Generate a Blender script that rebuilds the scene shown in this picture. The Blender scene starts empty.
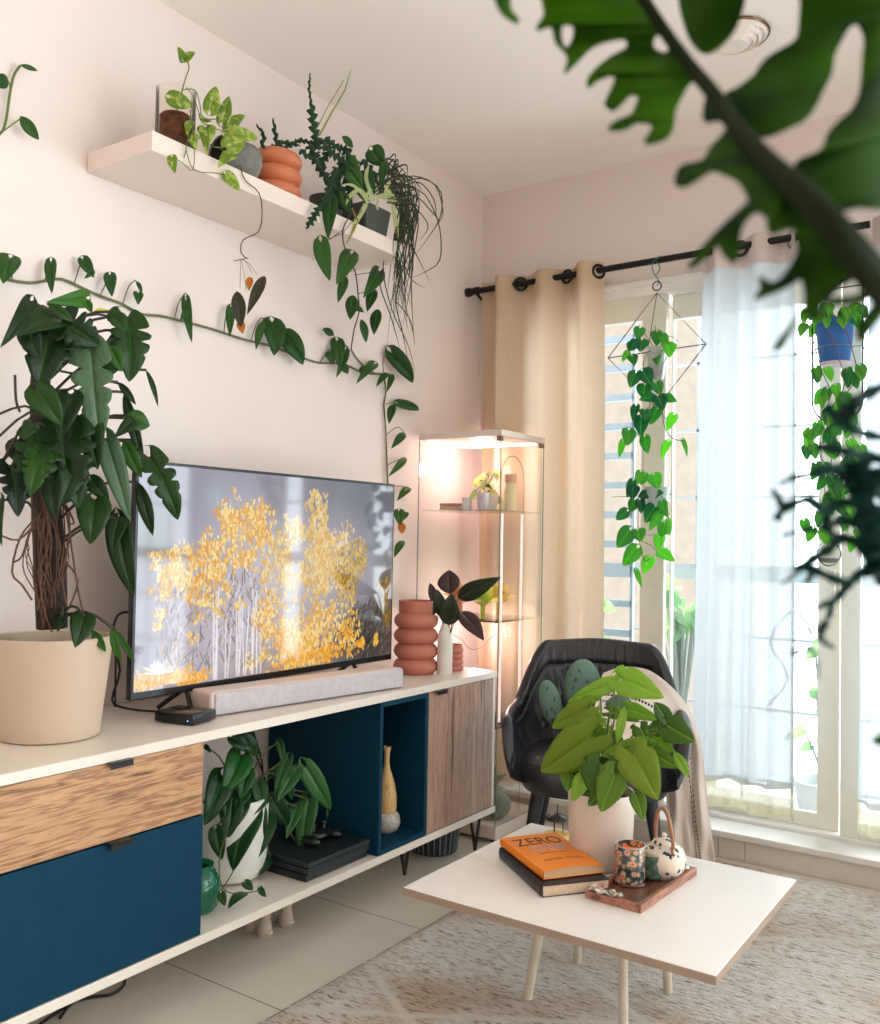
WF, WB, EXPO, TVE, LED = 4.8, .62, .64, .60, .5
import bpy, bmesh, math, random
import numpy as np
from mathutils import Vector as V, Matrix
from mathutils.geometry import tessellate_polygon
random.seed(7); rnd = random.random
def ru(a, b): return a + (b - a) * rnd()
PI = math.pi
SC = bpy.context.scene
COL = SC.collection
# ---------------------------------------------------------------- camera geometry (photo 880x1024)
F = 924.06
R = ((0.82461286, 0.00183655, 0.56569449), (0.56542182, -0.03388964, -0.82410537), (0.01765767, 0.99942389, -0.02898426))
CAM = V((0, 0, 1.19))
def ray(px, py):
    d = (px - 440, 512 - py, -F)
    return V([sum(R[i][j] * d[j] for j in range(3)) for i in range(3)])
def P(px, py, X=None, Y=None, Z=None, D=None):
    d = ray(px, py)
    if X is not None: t = (X - CAM.x) / d.x
    elif Y is not None: t = (Y - CAM.y) / d.y
    elif Z is not None: t = (Z - CAM.z) / d.z
    else: t = D / F
    return CAM + d * t
WX, WY, CH = -2.315, 3.69, 2.825          # left wall, window wall, ceiling height

# ---------------------------------------------------------------- materials
MATS = {}
def newmat(name):
    m = bpy.data.materials.new(name); m.use_nodes = True
    nt = m.node_tree; nt.nodes.clear()
    return m, nt
def lin(c):
    return tuple((x / 12.92 if x <= .04045 else ((x + .055) / 1.055) ** 2.4) for x in [v / 255 for v in c]) + (1,)
def N(nt, t, **kw):
    n = nt.nodes.new(t)
    for k, v in kw.items():
        if k in n.inputs: n.inputs[k].default_value = v
        else: setattr(n, k, v)
    return n
def mat(name, rgb, rough=.5, metal=0, var=.06, scale=12, bump=0, bscale=80, coat=0, trans=0, sub=0, emit=None, estr=0, spec=.5, alpha=1):
    if name in MATS: return MATS[name]
    m, nt = newmat(name)
    b = N(nt, 'ShaderNodeBsdfPrincipled'); o = N(nt, 'ShaderNodeOutputMaterial')
    tc = N(nt, 'ShaderNodeTexCoord'); no = N(nt, 'ShaderNodeTexNoise'); no.inputs['Scale'].default_value = scale; no.inputs['Detail'].default_value = 4
    nt.links.new(tc.outputs['Object'], no.inputs['Vector'])
    cr = N(nt, 'ShaderNodeValToRGB'); c = lin(rgb)
    cr.color_ramp.elements[0].position = .3; cr.color_ramp.elements[1].position = .7
    cr.color_ramp.elements[0].color = tuple(max(0, x * (1 - var)) for x in c[:3]) + (1,)
    cr.color_ramp.elements[1].color = tuple(min(1, x * (1 + var)) for x in c[:3]) + (1,)
    nt.links.new(no.outputs['Fac'], cr.inputs['Fac']); nt.links.new(cr.outputs['Color'], b.inputs['Base Color'])
    b.inputs['Roughness'].default_value = rough; b.inputs['Metallic'].default_value = metal
    b.inputs['Coat Weight'].default_value = coat; b.inputs['Specular IOR Level'].default_value = spec
    b.inputs['Transmission Weight'].default_value = trans
    if sub: b.inputs['Subsurface Weight'].default_value = sub; b.inputs['Subsurface Scale'].default_value = .02
    if emit: b.inputs['Emission Color'].default_value = lin(emit); b.inputs['Emission Strength'].default_value = estr
    if bump:
        n2 = N(nt, 'ShaderNodeTexNoise'); n2.inputs['Scale'].default_value = bscale; n2.inputs['Detail'].default_value = 5
        nt.links.new(tc.outputs['Object'], n2.inputs['Vector'])
        bp = N(nt, 'ShaderNodeBump'); bp.inputs['Strength'].default_value = bump; bp.inputs['Distance'].default_value = .005
        nt.links.new(n2.outputs['Fac'], bp.inputs['Height']); nt.links.new(bp.outputs['Normal'], b.inputs['Normal'])
    nt.links.new(b.outputs[0], o.inputs[0])
    MATS[name] = m
    return m
def leafmat(name, dark, light, rough=.42, transl=.3, variegated=0, vein=.5, spec=.28):
    if name in MATS: return MATS[name]
    m, nt = newmat(name); L = nt.links.new
    at = N(nt, 'ShaderNodeAttribute', attribute_name='tint'); sp = N(nt, 'ShaderNodeSeparateColor'); L(at.outputs['Color'], sp.inputs[0])
    mx = N(nt, 'ShaderNodeMix', data_type='RGBA'); mx.inputs[6].default_value = lin(dark); mx.inputs[7].default_value = lin(light)
    L(sp.outputs['Red'], mx.inputs[0])
    # veins: |s| in green, t in blue
    mid = N(nt, 'ShaderNodeMapRange'); mid.inputs[1].default_value = .02; mid.inputs[2].default_value = .09; mid.inputs[3].default_value = 1; mid.inputs[4].default_value = 0
    L(sp.outputs['Green'], mid.inputs[0])
    m1 = N(nt, 'ShaderNodeMath', operation='MULTIPLY'); m1.inputs[1].default_value = -.35; L(sp.outputs['Green'], m1.inputs[0])
    m2 = N(nt, 'ShaderNodeMath', operation='ADD'); L(sp.outputs['Blue'], m2.inputs[0]); L(m1.outputs[0], m2.inputs[1])
    m3 = N(nt, 'ShaderNodeMath', operation='MULTIPLY'); m3.inputs[1].default_value = 50; L(m2.outputs[0], m3.inputs[0])
    m4 = N(nt, 'ShaderNodeMath', operation='SINE'); L(m3.outputs[0], m4.inputs[0])
    m5 = N(nt, 'ShaderNodeMapRange'); m5.inputs[1].default_value = .75; m5.inputs[2].default_value = 1; m5.inputs[3].default_value = 0; m5.inputs[4].default_value = .22; L(m4.outputs[0], m5.inputs[0])
    m6 = N(nt, 'ShaderNodeMath', operation='MAXIMUM'); L(mid.outputs[0], m6.inputs[0]); L(m5.outputs[0], m6.inputs[1])
    m7 = N(nt, 'ShaderNodeMath', operation='MULTIPLY'); m7.inputs[1].default_value = vein; L(m6.outputs[0], m7.inputs[0])
    vc = N(nt, 'ShaderNodeMix', data_type='RGBA'); vc.inputs[7].default_value = tuple(min(1, x * 1.5 + .02) for x in lin(light)[:3]) + (1,)
    L(m7.outputs[0], vc.inputs[0]); L(mx.outputs[2], vc.inputs[6])
    col = vc.outputs[2]
    tc = N(nt, 'ShaderNodeTexCoord')
    no = N(nt, 'ShaderNodeTexNoise'); no.inputs['Scale'].default_value = 45; L(tc.outputs['Object'], no.inputs['Vector'])
    if variegated:
        r = N(nt, 'ShaderNodeMapRange'); r.inputs[1].default_value = .5; r.inputs[2].default_value = .56; r.inputs[4].default_value = variegated; L(no.outputs['Fac'], r.inputs[0])
        v2 = N(nt, 'ShaderNodeMix', data_type='RGBA'); v2.inputs[7].default_value = lin((222, 222, 140)); L(r.outputs[0], v2.inputs[0]); L(col, v2.inputs[6]); col = v2.outputs[2]
    b = N(nt, 'ShaderNodeBsdfPrincipled'); L(col, b.inputs['Base Color']); b.inputs['Roughness'].default_value = rough; b.inputs['Specular IOR Level'].default_value = spec
    bp = N(nt, 'ShaderNodeBump'); bp.inputs['Strength'].default_value = .5; bp.inputs['Distance'].default_value = .002
    L(m6.outputs[0], bp.inputs['Height']); L(bp.outputs[0], b.inputs['Normal'])
    tr = N(nt, 'ShaderNodeBsdfTranslucent'); gm = N(nt, 'ShaderNodeMix', data_type='RGBA', blend_type='MULTIPLY'); gm.inputs[0].default_value = 1
    L(col, gm.inputs[6]); gm.inputs[7].default_value = (1.6, 1.9, .6, 1); L(gm.outputs[2], tr.inputs[0])
    ms = N(nt, 'ShaderNodeMixShader'); ms.inputs[0].default_value = transl; L(b.outputs[0], ms.inputs[1]); L(tr.outputs[0], ms.inputs[2])
    o = N(nt, 'ShaderNodeOutputMaterial'); L(ms.outputs[0], o.inputs[0])
    MATS[name] = m
    return m
def thin_glass(name, tint=(1, 1, 1), refl=.9):
    if name in MATS: return MATS[name]
    m, nt = newmat(name)
    t = N(nt, 'ShaderNodeBsdfTransparent'); t.inputs[0].default_value = tint + (1,)
    g = N(nt, 'ShaderNodeBsdfGlossy'); g.inputs['Roughness'].default_value = .02
    lw = N(nt, 'ShaderNodeLayerWeight'); lw.inputs[0].default_value = .12
    mu = N(nt, 'ShaderNodeMath', operation='MULTIPLY'); mu.inputs[1].default_value = refl
    ms = N(nt, 'ShaderNodeMixShader'); o = N(nt, 'ShaderNodeOutputMaterial')
    nt.links.new(lw.outputs[0], mu.inputs[0]); nt.links.new(mu.outputs[0], ms.inputs[0]); nt.links.new(t.outputs[0], ms.inputs[1]); nt.links.new(g.outputs[0], ms.inputs[2]); nt.links.new(ms.outputs[0], o.inputs[0])
    MATS[name] = m
    return m
def sheer(name, rgb, transp, transl=.5, scale=300, bump=.15):
    if name in MATS: return MATS[name]
    m, nt = newmat(name); L = nt.links.new
    tc = N(nt, 'ShaderNodeTexCoord'); no = N(nt, 'ShaderNodeTexNoise'); no.inputs['Scale'].default_value = 130; no.inputs['Detail'].default_value = 3; no.inputs['Roughness'].default_value = .6
    L(tc.outputs['Object'], no.inputs['Vector'])
    c = lin(rgb); cr = N(nt, 'ShaderNodeValToRGB'); cr.color_ramp.elements[0].position = .35; cr.color_ramp.elements[1].position = .65
    cr.color_ramp.elements[0].color = tuple(x * .95 for x in c[:3]) + (1,); cr.color_ramp.elements[1].color = tuple(min(1, x * 1.04) for x in c[:3]) + (1,)
    L(no.outputs['Fac'], cr.inputs['Fac'])
    d = N(nt, 'ShaderNodeBsdfDiffuse'); t = N(nt, 'ShaderNodeBsdfTranslucent'); L(cr.outputs[0], d.inputs[0]); L(cr.outputs[0], t.inputs[0])
    bp = N(nt, 'ShaderNodeBump'); bp.inputs['Strength'].default_value = bump; bp.inputs['Distance'].default_value = .003; L(no.outputs['Fac'], bp.inputs['Height']); L(bp.outputs[0], d.inputs['Normal'])
    m1 = N(nt, 'ShaderNodeMixShader'); m1.inputs[0].default_value = transl; L(d.outputs[0], m1.inputs[1]); L(t.outputs[0], m1.inputs[2])
    tp = N(nt, 'ShaderNodeBsdfTransparent'); m2 = N(nt, 'ShaderNodeMixShader'); m2.inputs[0].default_value = transp; L(m1.outputs[0], m2.inputs[1]); L(tp.outputs[0], m2.inputs[2])
    o = N(nt, 'ShaderNodeOutputMaterial'); L(m2.outputs[0], o.inputs[0])
    MATS[name] = m
    return m
def woodmat(name, cols, axis='Y', rough=.45, scale=1.0, stretch=.06, dist=3):
    m, nt = newmat(name); L = nt.links.new
    tc = N(nt, 'ShaderNodeTexCoord'); mp = N(nt, 'ShaderNodeMapping')
    s = [scale] * 3; s['XYZ'.index(axis)] = scale * stretch; mp.inputs['Scale'].default_value = s; L(tc.outputs['Object'], mp.inputs[0])
    no = N(nt, 'ShaderNodeTexNoise'); no.inputs['Scale'].default_value = 13; no.inputs['Detail'].default_value = 5; no.inputs['Roughness'].default_value = .6; no.inputs['Distortion'].default_value = .15; L(mp.outputs[0], no.inputs['Vector'])
    no2 = N(nt, 'ShaderNodeTexNoise'); no2.inputs['Scale'].default_value = 95; no2.inputs['Detail'].default_value = 3; L(mp.outputs[0], no2.inputs['Vector'])
    ad = N(nt, 'ShaderNodeMath', operation='MULTIPLY_ADD'); ad.inputs[1].default_value = 1.6; ad.inputs[2].default_value = -.55; L(no.outputs['Fac'], ad.inputs[0])
    a2 = N(nt, 'ShaderNodeMath', operation='MULTIPLY_ADD'); a2.inputs[1].default_value = .45; L(no2.outputs['Fac'], a2.inputs[0]); L(ad.outputs[0], a2.inputs[2])
    cr = N(nt, 'ShaderNodeValToRGB'); e = cr.color_ramp.elements
    e[0].position = .2; e[0].color = lin(cols[0]); e[1].position = .7; e[1].color = lin(cols[-1])
    for i, c in enumerate(cols[1:-1]):
        k = cr.color_ramp.elements.new(.2 + .5 * (i + 1) / (len(cols) - 1)); k.color = lin(c)
    L(a2.outputs[0], cr.inputs[0])
    b = N(nt, 'ShaderNodeBsdfPrincipled'); b.inputs['Roughness'].default_value = rough; L(cr.outputs[0], b.inputs['Base Color'])
    o = N(nt, 'ShaderNodeOutputMaterial'); L(b.outputs[0], o.inputs[0]); MATS[name] = m
    return m

# ---------------------------------------------------------------- mesh building
class MB:
    def __init__(s): s.v = []; s.f = []; s.mi = []; s.c = []; s.cur = (0, .5, .5)
    def add(s, vs, fs, mi=0, cs=None):
        n = len(s.v); s.v += [tuple(p) for p in vs]; s.f += [tuple(i + n for i in f) for f in fs]; s.mi += [mi] * len(fs)
        s.c += cs if cs else [s.cur] * len(vs)
        return s
    def bm(s, b, mi=0, M=None):
        if M: b.transform(M)
        b.verts.index_update()
        s.add([v.co.copy() for v in b.verts], [[v.index for v in f.verts] for f in b.faces], mi); b.free()
        return s
    def box(s, x0, x1, y0, y1, z0, z1, bev=.0015, seg=2, mi=0, M=None):
        b = bmesh.new(); bmesh.ops.create_cube(b, size=1)
        for v in b.verts: v.co = V(((x0 + x1) / 2 + v.co.x * (x1 - x0), (y0 + y1) / 2 + v.co.y * (y1 - y0), (z0 + z1) / 2 + v.co.z * (z1 - z0)))
        if bev: bmesh.ops.bevel(b, geom=b.edges[:], offset=bev, segments=seg, affect='EDGES', profile=.5)
        return s.bm(b, mi, M)
    def lathe(s, prof, c=(0, 0, 0), seg=40, mi=0, M=None, rib=None):
        vs = []; fs = []; n = len(prof)
        for j in range(seg):
            a = 2 * PI * j / seg
            for i, (r, z) in enumerate(prof):
                p = V((r * math.cos(a), r * math.sin(a), z))
                if M: p = M @ p
                vs.append(p + V(c))
        for j in range(seg):
            k = (j + 1) % seg
            for i in range(n - 1): fs.append((j * n + i, k * n + i, k * n + i + 1, j * n + i + 1))
        return s.add(vs, fs, mi)
    def tube(s, pts, r, seg=6, smooth=3, mi=0, closed=False):
        pts = [V(p) for p in pts]
        rs = r if isinstance(r, (list, tuple)) else [r] * len(pts)
        if smooth > 1 and len(pts) > 2:
            q = []; qr = []
            n = len(pts)
            for i in range(n - 1):
                p0 = pts[max(i - 1, 0)]; p1 = pts[i]; p2 = pts[i + 1]; p3 = pts[min(i + 2, n - 1)]
                for k in range(smooth):
                    t = k / smooth
                    q.append(.5 * ((2 * p1) + (p2 - p0) * t + (2 * p0 - 5 * p1 + 4 * p2 - p3) * t * t + (3 * p1 - p0 - 3 * p2 + p3) * t ** 3)); qr.append(rs[i] + (rs[i + 1] - rs[i]) * t)
            q.append(pts[-1]); qr.append(rs[-1]); pts = q; rs = qr
        vs = []; fs = []; n = len(pts); up = None
        for i, p in enumerate(pts):
            a = pts[(i - 1) % n if closed else max(i - 1, 0)]; b = pts[(i + 1) % n if closed else min(i + 1, n - 1)]
            d = (b - a); d = d.normalized() if d.length > 1e-9 else V((0, 0, 1))
            if up is None: up = V((0, 0, 1)) if abs(d.z) < .9 else V((1, 0, 0))
            sx = d.cross(up).normalized(); up = sx.cross(d).normalized()
            for j in range(seg):
                w = 2 * PI * j / seg; vs.append(p + (sx * math.cos(w) + up * math.sin(w)) * rs[i])
        for i in range(n if closed else n - 1):
            for j in range(seg):
                k = (j + 1) % seg; i2 = (i + 1) % n
                fs.append((i * seg + j, i * seg + k, i2 * seg + k, i2 * seg + j))
        if not closed: fs += [tuple(range(seg))[::-1], tuple((n - 1) * seg + j for j in range(seg))]
        return s.add(vs, fs, mi)
    def ell(s, c, r, M=None, seg=24, mi=0, fn=None):
        vs = []; fs = []; ring = seg // 2
        for i in range(ring + 1):
            th = PI * i / ring
            for j in range(seg):
                a = 2 * PI * j / seg
                p = V((math.sin(th) * math.cos(a) * r[0], math.sin(th) * math.sin(a) * r[1], math.cos(th) * r[2]))
                if fn: p = fn(p)
                if M: p = M @ p
                vs.append(p + V(c))
        for i in range(ring):
            for j in range(seg): fs.append((i * seg + j, (i + 1) * seg + j, (i + 1) * seg + (j + 1) % seg, i * seg + (j + 1) % seg))
        return s.add(vs, fs, mi)
    def grid(s, fn, nu, nv, mi=0, cs=None):
        vs = [fn(i / nu, j / nv) for i in range(nu + 1) for j in range(nv + 1)]
        fs = [(i * (nv + 1) + j, (i + 1) * (nv + 1) + j, (i + 1) * (nv + 1) + j + 1, i * (nv + 1) + j + 1) for i in range(nu) for j in range(nv)]
        return s.add(vs, fs, mi, cs)
    def bounds(s):
        a = np.array(s.v); return a.min(0), a.max(0)
    def build(s, name, m, parent=None, smooth=True, solid=0, origin=None, sub=0):
        if parent is not None: o0 = V(parent['_o']) if '_o' in parent else V(parent.location)
        elif origin is not None: o0 = V(origin)
        else:
            lo, hi = s.bounds(); o0 = V(((lo[0] + hi[0]) / 2, (lo[1] + hi[1]) / 2, lo[2]))
        me = bpy.data.meshes.new(name)
        me.from_pydata([tuple(V(p) - o0) for p in s.v], [], s.f)
        for mm in (m if isinstance(m, (list, tuple)) else [m]): me.materials.append(mm)
        me.polygons.foreach_set('material_index', s.mi)
        if any(c is not s.c[0] for c in s.c):
            at = me.color_attributes.new('tint', 'FLOAT_COLOR', 'POINT')
            at.data.foreach_set('color', [x for c in s.c for x in (c[0], c[1], c[2], 1)])
        me.validate(); me.update()
        if smooth:
            b = bmesh.new(); b.from_mesh(me); bmesh.ops.recalc_face_normals(b, faces=b.faces[:]); 
            for f in b.faces: f.smooth = True
            for e in b.edges:
                if len(e.link_faces) == 2 and e.calc_face_angle(0) > .6: e.smooth = False
            b.to_mesh(me); b.free()
        o = bpy.data.objects.new(name, me); COL.objects.link(o)
        if solid:
            md = o.modifiers.new('thick', 'SOLIDIFY'); md.thickness = solid; md.offset = 0
        if sub:
            md = o.modifiers.new('sub', 'SUBSURF'); md.levels = sub; md.render_levels = sub
        if parent is not None:
            o.parent = parent; par_o = o0 - abs_loc(parent); o.location = par_o
        else: o.location = o0
        ORG[o.name] = o0
        return o
ORG = {}
def abs_loc(o): return ORG.get(o.name, V(o.location))
def thing(name, label, cat, loc, group=None):
    o = bpy.data.objects.new(name, None); COL.objects.link(o); o.location = loc; o.empty_display_size = .05
    ORG[o.name] = V(loc); return tag(o, label, cat, group)
def tag(o, label=None, cat=None, group=None, kind=None):
    if label: o['label'] = label
    if cat: o['category'] = cat
    if group: o['group'] = group
    if kind: o['kind'] = kind
    return o
def struct(name, mb, m, smooth=False, parent=None, **k):
    o = mb.build(name, m, parent, smooth=smooth, **k)
    if parent is None: o['kind'] = 'structure'
    return o
def circ(c, r, ax, n=20):
    ax = V(ax).normalized(); u = ax.orthogonal().normalized(); w = ax.cross(u)
    return [V(c) + (u * math.cos(2 * PI * i / n) + w * math.sin(2 * PI * i / n)) * r for i in range(n)]

# ---------------------------------------------------------------- leaves
def half_w(kind, t):
    if kind == 'heart':
        u = (t + .2) / 1.2
        return max(0, math.sin(PI * min(1, u) ** .62)) ** .75 * (1 if t < .75 else 1) * .5
    if kind == 'lance':
        return max(0, math.sin(PI * max(0, t) ** .85)) ** .85 * .5
    if kind == 'lobed':
        u = (t + .2) / 1.2
        w = max(0, math.sin(PI * min(1, u) ** .6)) ** .7 * .5
        nt = .62 * math.exp(-((t - .20) / .035) ** 2) + .5 * math.exp(-((t - .40) / .03) ** 2) + .22 * math.exp(-((t - .6) / .03) ** 2)
        return w * (1 - nt)
    if kind == 'arrow':
        u = (t + .35) / 1.35
        return max(0, math.sin(PI * min(1, u) ** .62)) ** .7 * .5 * (1 - .25 * math.exp(-((t) / .07) ** 2))
    return .5
def leaf(mb, base, tip, W, nrm=None, kind='heart', droop=.12, fold=.25, tint=.4, jit=.35, wave=0):
    base = V(base); tip = V(tip); a = tip - base; L = a.length
    if L < 1e-5: return
    a.normalize()
    if nrm is None:
        nrm = (CAM - base).normalized() + V((ru(-jit, jit), ru(-jit, jit), ru(-jit * .3, jit * 1.6)))
    s = a.cross(nrm)
    if s.length < 1e-4: s = a.orthogonal()
    s.normalize(); n = s.cross(a).normalized()
    if n.dot(CAM - base) < 0: pass
    t0 = {'heart': -.2, 'lobed': -.2, 'arrow': -.35}.get(kind, 0)
    nT = {'lobed': 30, 'arrow': 16}.get(kind, 11); nS = 3
    tw = ru(-.25, .25); ph = ru(0, 6)
    for side in (-1, 1):
        vs = []; cs = []
        for i in range(nT + 1):
            t = t0 + (1 - t0) * i / nT
            out = half_w(kind, t) * W
            inn = 0 if t >= 0 else min(out, W * .2 * (t / t0) ** .8)
            for j in range(nS + 1):
                q = inn + (out - inn) * j / nS
                tt = max(t, 0)
                z = fold * q * (1 - .3 * tt) + 4 * tt * (1 - tt) * droop * L - (.25 * (q / max(W, 1e-6)) ** 2 * W) + tw * q * tt * side + wave * W * math.sin(t * 14 + ph + side) * (q / max(W, 1e-6)) * .35
                if t < 0: z += t * L * .3
                vs.append(base + a * (t * L) + s * (side * q) + n * z); cs.append((tint, q / max(W * .5, 1e-6), max(t, 0)))
        fs = []
        for i in range(nT):
            for j in range(nS):
                k = i * (nS + 1) + j; f = (k, k + nS + 1, k + nS + 2, k + 1)
                fs.append(f if side > 0 else f[::-1])
        mb.add(vs, fs, 0, cs)
def pleaf(mb, b, t, w, kind='heart', tint=.4, dd=0, jit=.35, fold=.25, droop=.12, wave=0, nrm=None, **pl):
    """leaf from two photo points on a plane at true depth; w = width in photo pixels"""
    B = P(b[0], b[1], **pl); T = P(t[0], t[1], **pl)
    T = T + (CAM - T).normalized() * dd
    sc = (B - CAM).length / F
    leaf(mb, B, T, w * sc * 1.05, nrm=nrm, kind=kind, tint=min(1, max(0, tint + ru(-.08, .08))), jit=jit, fold=fold, droop=droop, wave=wave)
    return B
def strip(mb, pts, widths, nrm, tint=.4):
    """flat tapering ribbon through pts"""
    pts = [V(p) for p in pts]; n = len(pts); vs = []; cs = []
    for i, p in enumerate(pts):
        d = (pts[min(i + 1, n - 1)] - pts[max(i - 1, 0)]).normalized(); s = d.cross(nrm).normalized() * widths[i] / 2
        vs += [p - s, p, p + s]; cs += [(tint, 1, i / n), (tint, 0, i / n), (tint, 1, i / n)]
    fs = []
    for i in range(n - 1):
        for j in range(2): fs.append((i * 3 + j, (i + 1) * 3 + j, (i + 1) * 3 + j + 1, i * 3 + j + 1))
    mb.add(vs, fs, 0, cs)
def fishbone(mb, pts, w, nrm, tooth, tint=.3):
    """zig-zag cactus stem"""
    pts = [V(p) for p in pts]; seg = [(pts[i + 1] - pts[i]).length for i in range(len(pts) - 1)]; tot = sum(seg); n = max(4, int(tot / tooth) * 4)
    def at(d):
        for i, l in enumerate(seg):
            if d <= l or i == len(seg) - 1: return pts[i].lerp(pts[i + 1], min(1, d / l)), (pts[i + 1] - pts[i]).normalized()
            d -= l
    vs = []; cs = []
    for k in range(n + 1):
        p, d = at(tot * k / n); s = d.cross(nrm).normalized(); ta = min(1, (n - k) / 6 + .15)
        ph = k % 4
        l = (.25 + .75 * (ph / 3)) * w / 2 * ta; r = (.25 + .75 * (((ph + 2) % 4) / 3)) * w / 2 * ta
        vs += [p - s * l - d * 0, p + V(nrm) * .002, p + s * r]; cs += [(tint, 1, .5), (tint, .3, .5), (tint, 1, .5)]
    fs = []
    for i in range(n):
        for j in range(2): fs.append((i * 3 + j, (i + 1) * 3 + j, (i + 1) * 3 + j + 1, i * 3 + j + 1))
    mb.add(vs, fs, 0, cs)
# ================================================================= ROOM
wall_m = mat('painted_wall', (235, 223, 217), .85, var=.012, scale=3, bump=.04, bscale=60)
ceil_m = mat('ceiling_paint', (251, 243, 236), .9, var=.01, scale=2)
wallw_m = mat('window_wall_paint', (228, 216, 210), .9, var=.012, scale=3)
white_trim = mat('cream_frame', (226, 222, 208), .5, var=.03)
marble = mat('sill_marble', (226, 222, 216), .35, var=.08, scale=9)
def floor_mat():
    m, nt = newmat('floor_tiles'); L = nt.links.new
    tc = N(nt, 'ShaderNodeTexCoord'); mp = N(nt, 'ShaderNodeMapping'); mp.inputs['Location'].default_value = (1.64, -1.728, 0); L(tc.outputs['Object'], mp.inputs[0])
    br = N(nt, 'ShaderNodeTexBrick', offset=0, squash=1); br.inputs['Scale'].default_value = 1; br.inputs['Brick Width'].default_value = 1.2; br.inputs['Row Height'].default_value = .603
    br.inputs['Mortar Size'].default_value = .0022; br.inputs['Color1'].default_value = lin((212, 204, 190)); br.inputs['Color2'].default_value = lin((206, 199, 186)); br.inputs['Mortar'].default_value = lin((120, 112, 102))
    L(mp.outputs[0], br.inputs['Vector'])
    no = N(nt, 'ShaderNodeTexNoise'); no.inputs['Scale'].default_value = 5; no.inputs['Detail'].default_value = 6; L(tc.outputs['Object'], no.inputs[0])
    mx = N(nt, 'ShaderNodeMix', data_type='RGBA', blend_type='OVERLAY'); mx.inputs[0].default_value = .18; L(br.outputs[0], mx.inputs[6]); L(no.outputs['Fac'], mx.inputs[7])
    b = N(nt, 'ShaderNodeBsdfPrincipled'); b.inputs['Roughness'].default_value = .3; L(mx.outputs[2], b.inputs[0])
    o = N(nt, 'ShaderNodeOutputMaterial'); L(b.outputs[0], o.inputs[0]); return m
XR, YB = 2.6, -2.2
struct('floor', MB().box(WX - .15, XR, YB, WY + .15, -.12, 0, 0), floor_mat(), origin=(0, 0, 0))
struct('ceiling', MB().box(WX - .15, XR, YB, WY + .15, CH, CH + .12, 0), ceil_m)
struct('wall_left', MB().box(WX - .15, WX, YB, WY + .15, 0, CH, 0), wall_m)
OX0, OX1, OZ0, OZ1 = -2.08, 1.9, .10, 2.285
w = MB(); w.box(WX, OX0, WY, WY + .15, 0, CH, 0); w.box(OX1, XR, WY, WY + .15, 0, CH, 0); w.box(OX0, OX1, WY, WY + .15, OZ1, CH, 0); w.box(OX0, OX1, WY, WY + .15, 0, OZ0 - .02, 0)
struct('wall_window', w, wallw_m)
# low curb with marble top below the sliding windows
c = MB(); xs = [WX + .0, -1.72, -1.12, -1.02, -.42, .18, .78, 1.38, 1.98, XR]
for a, b in zip(xs[:-1], xs[1:]): c.box(a + .001, b - .001, 3.545, WY, 0, .078, .001)
struct('baseboard_window', c, mat('curb_tile', (214, 206, 194), .4, var=.05))
struct('trim_1', MB().box(WX, XR, 3.53, WY + .0, .078, .102, .004), marble)
# sliding windows
def window(n, x0, x1, y, lst, rst, label_m=white_trim):
    zt, zb = 2.235, .115
    f = MB(); f.box(x0, x0 + lst, y, y + .035, zb, zt, .003); f.box(x1 - rst, x1, y, y + .035, zb, zt, .003)
    f.box(x0 + lst, x1 - rst, y + .002, y + .033, zb, zb + .055, .003); f.box(x0 + lst, x1 - rst, y + .002, y + .033, zt - .1, zt, .003)
    o = struct('window_%d' % n, f, label_m, smooth=False)
    g = MB(); g.box(x0 + lst, x1 - rst, y + .015, y + .02, zb + .055, zt - .1, 0)
    g.build('glass_pane', thin_glass('window_glass', (.97, .99, 1)), o, smooth=False)
    return o
window(1, OX0 + .03, -1.407, 3.70, .08, .105)
window(2, -1.40, -.729, 3.745, .008, .08)
w3 = window(3, -.718, .25, 3.70, .068, .08)
window(4, .255, OX1 - .03, 3.745, .06, .08)
hb = MB(); hb.box(-.76, -.745, 3.725, 3.745, .93, 1.1, .004); struct('trim_2', hb, mat('latch_white', (225, 222, 214), .4))
fr = MB(); fr.box(OX0, OX1, WY - .012, WY + .14, 2.235, OZ1, .003); fr.box(OX0, OX1, WY - .02, WY + .02, OZ1 - .012, OZ1 + .012, .002); fr.box(OX0, OX0 + .03, WY + .02, WY + .14, .115, 2.235, .002); fr.box(OX1 - .03, OX1, WY + .02, WY + .14, .115, 2.235, .002)
fr.box(OX0, OX1, WY + .005, WY + .14, .098, .115, .002)
struct('trim_3', fr, mat('window_outer_frame', (236, 232, 226), .5))
# ceiling light: concentric rings
cl = P(734, 34, Z=CH)
t = thing('ceiling_light', 'round white stepped ceiling fitting seen past the blurred leaves', 'ceiling light', (cl.x, cl.y, CH))
def rp(L_): return [(r * .70, z) for r, z in L_]
mb = MB(); mb.lathe(rp([(0, CH), (.15, CH), (.15, CH - .008), (.135, CH - .02), (.13, CH - .012), (.11, CH - .028), (.105, CH - .02), (.085, CH - .036), (.08, CH - .028), (.06, CH - .042), (0, CH - .042)]), (cl.x, cl.y, 0), 64)
mb.build('ring_housing', mat('lamp_white', (238, 230, 222), .35), t)
MB().lathe(rp([(.152, CH - .001), (.158, CH - .006), (.152, CH - .012), (.149, CH - .006), (.152, CH - .001)]), (cl.x, cl.y, 0), 64).build('metal_rim', mat('bronze_rim', (120, 95, 75), .3, .8), t)

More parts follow.
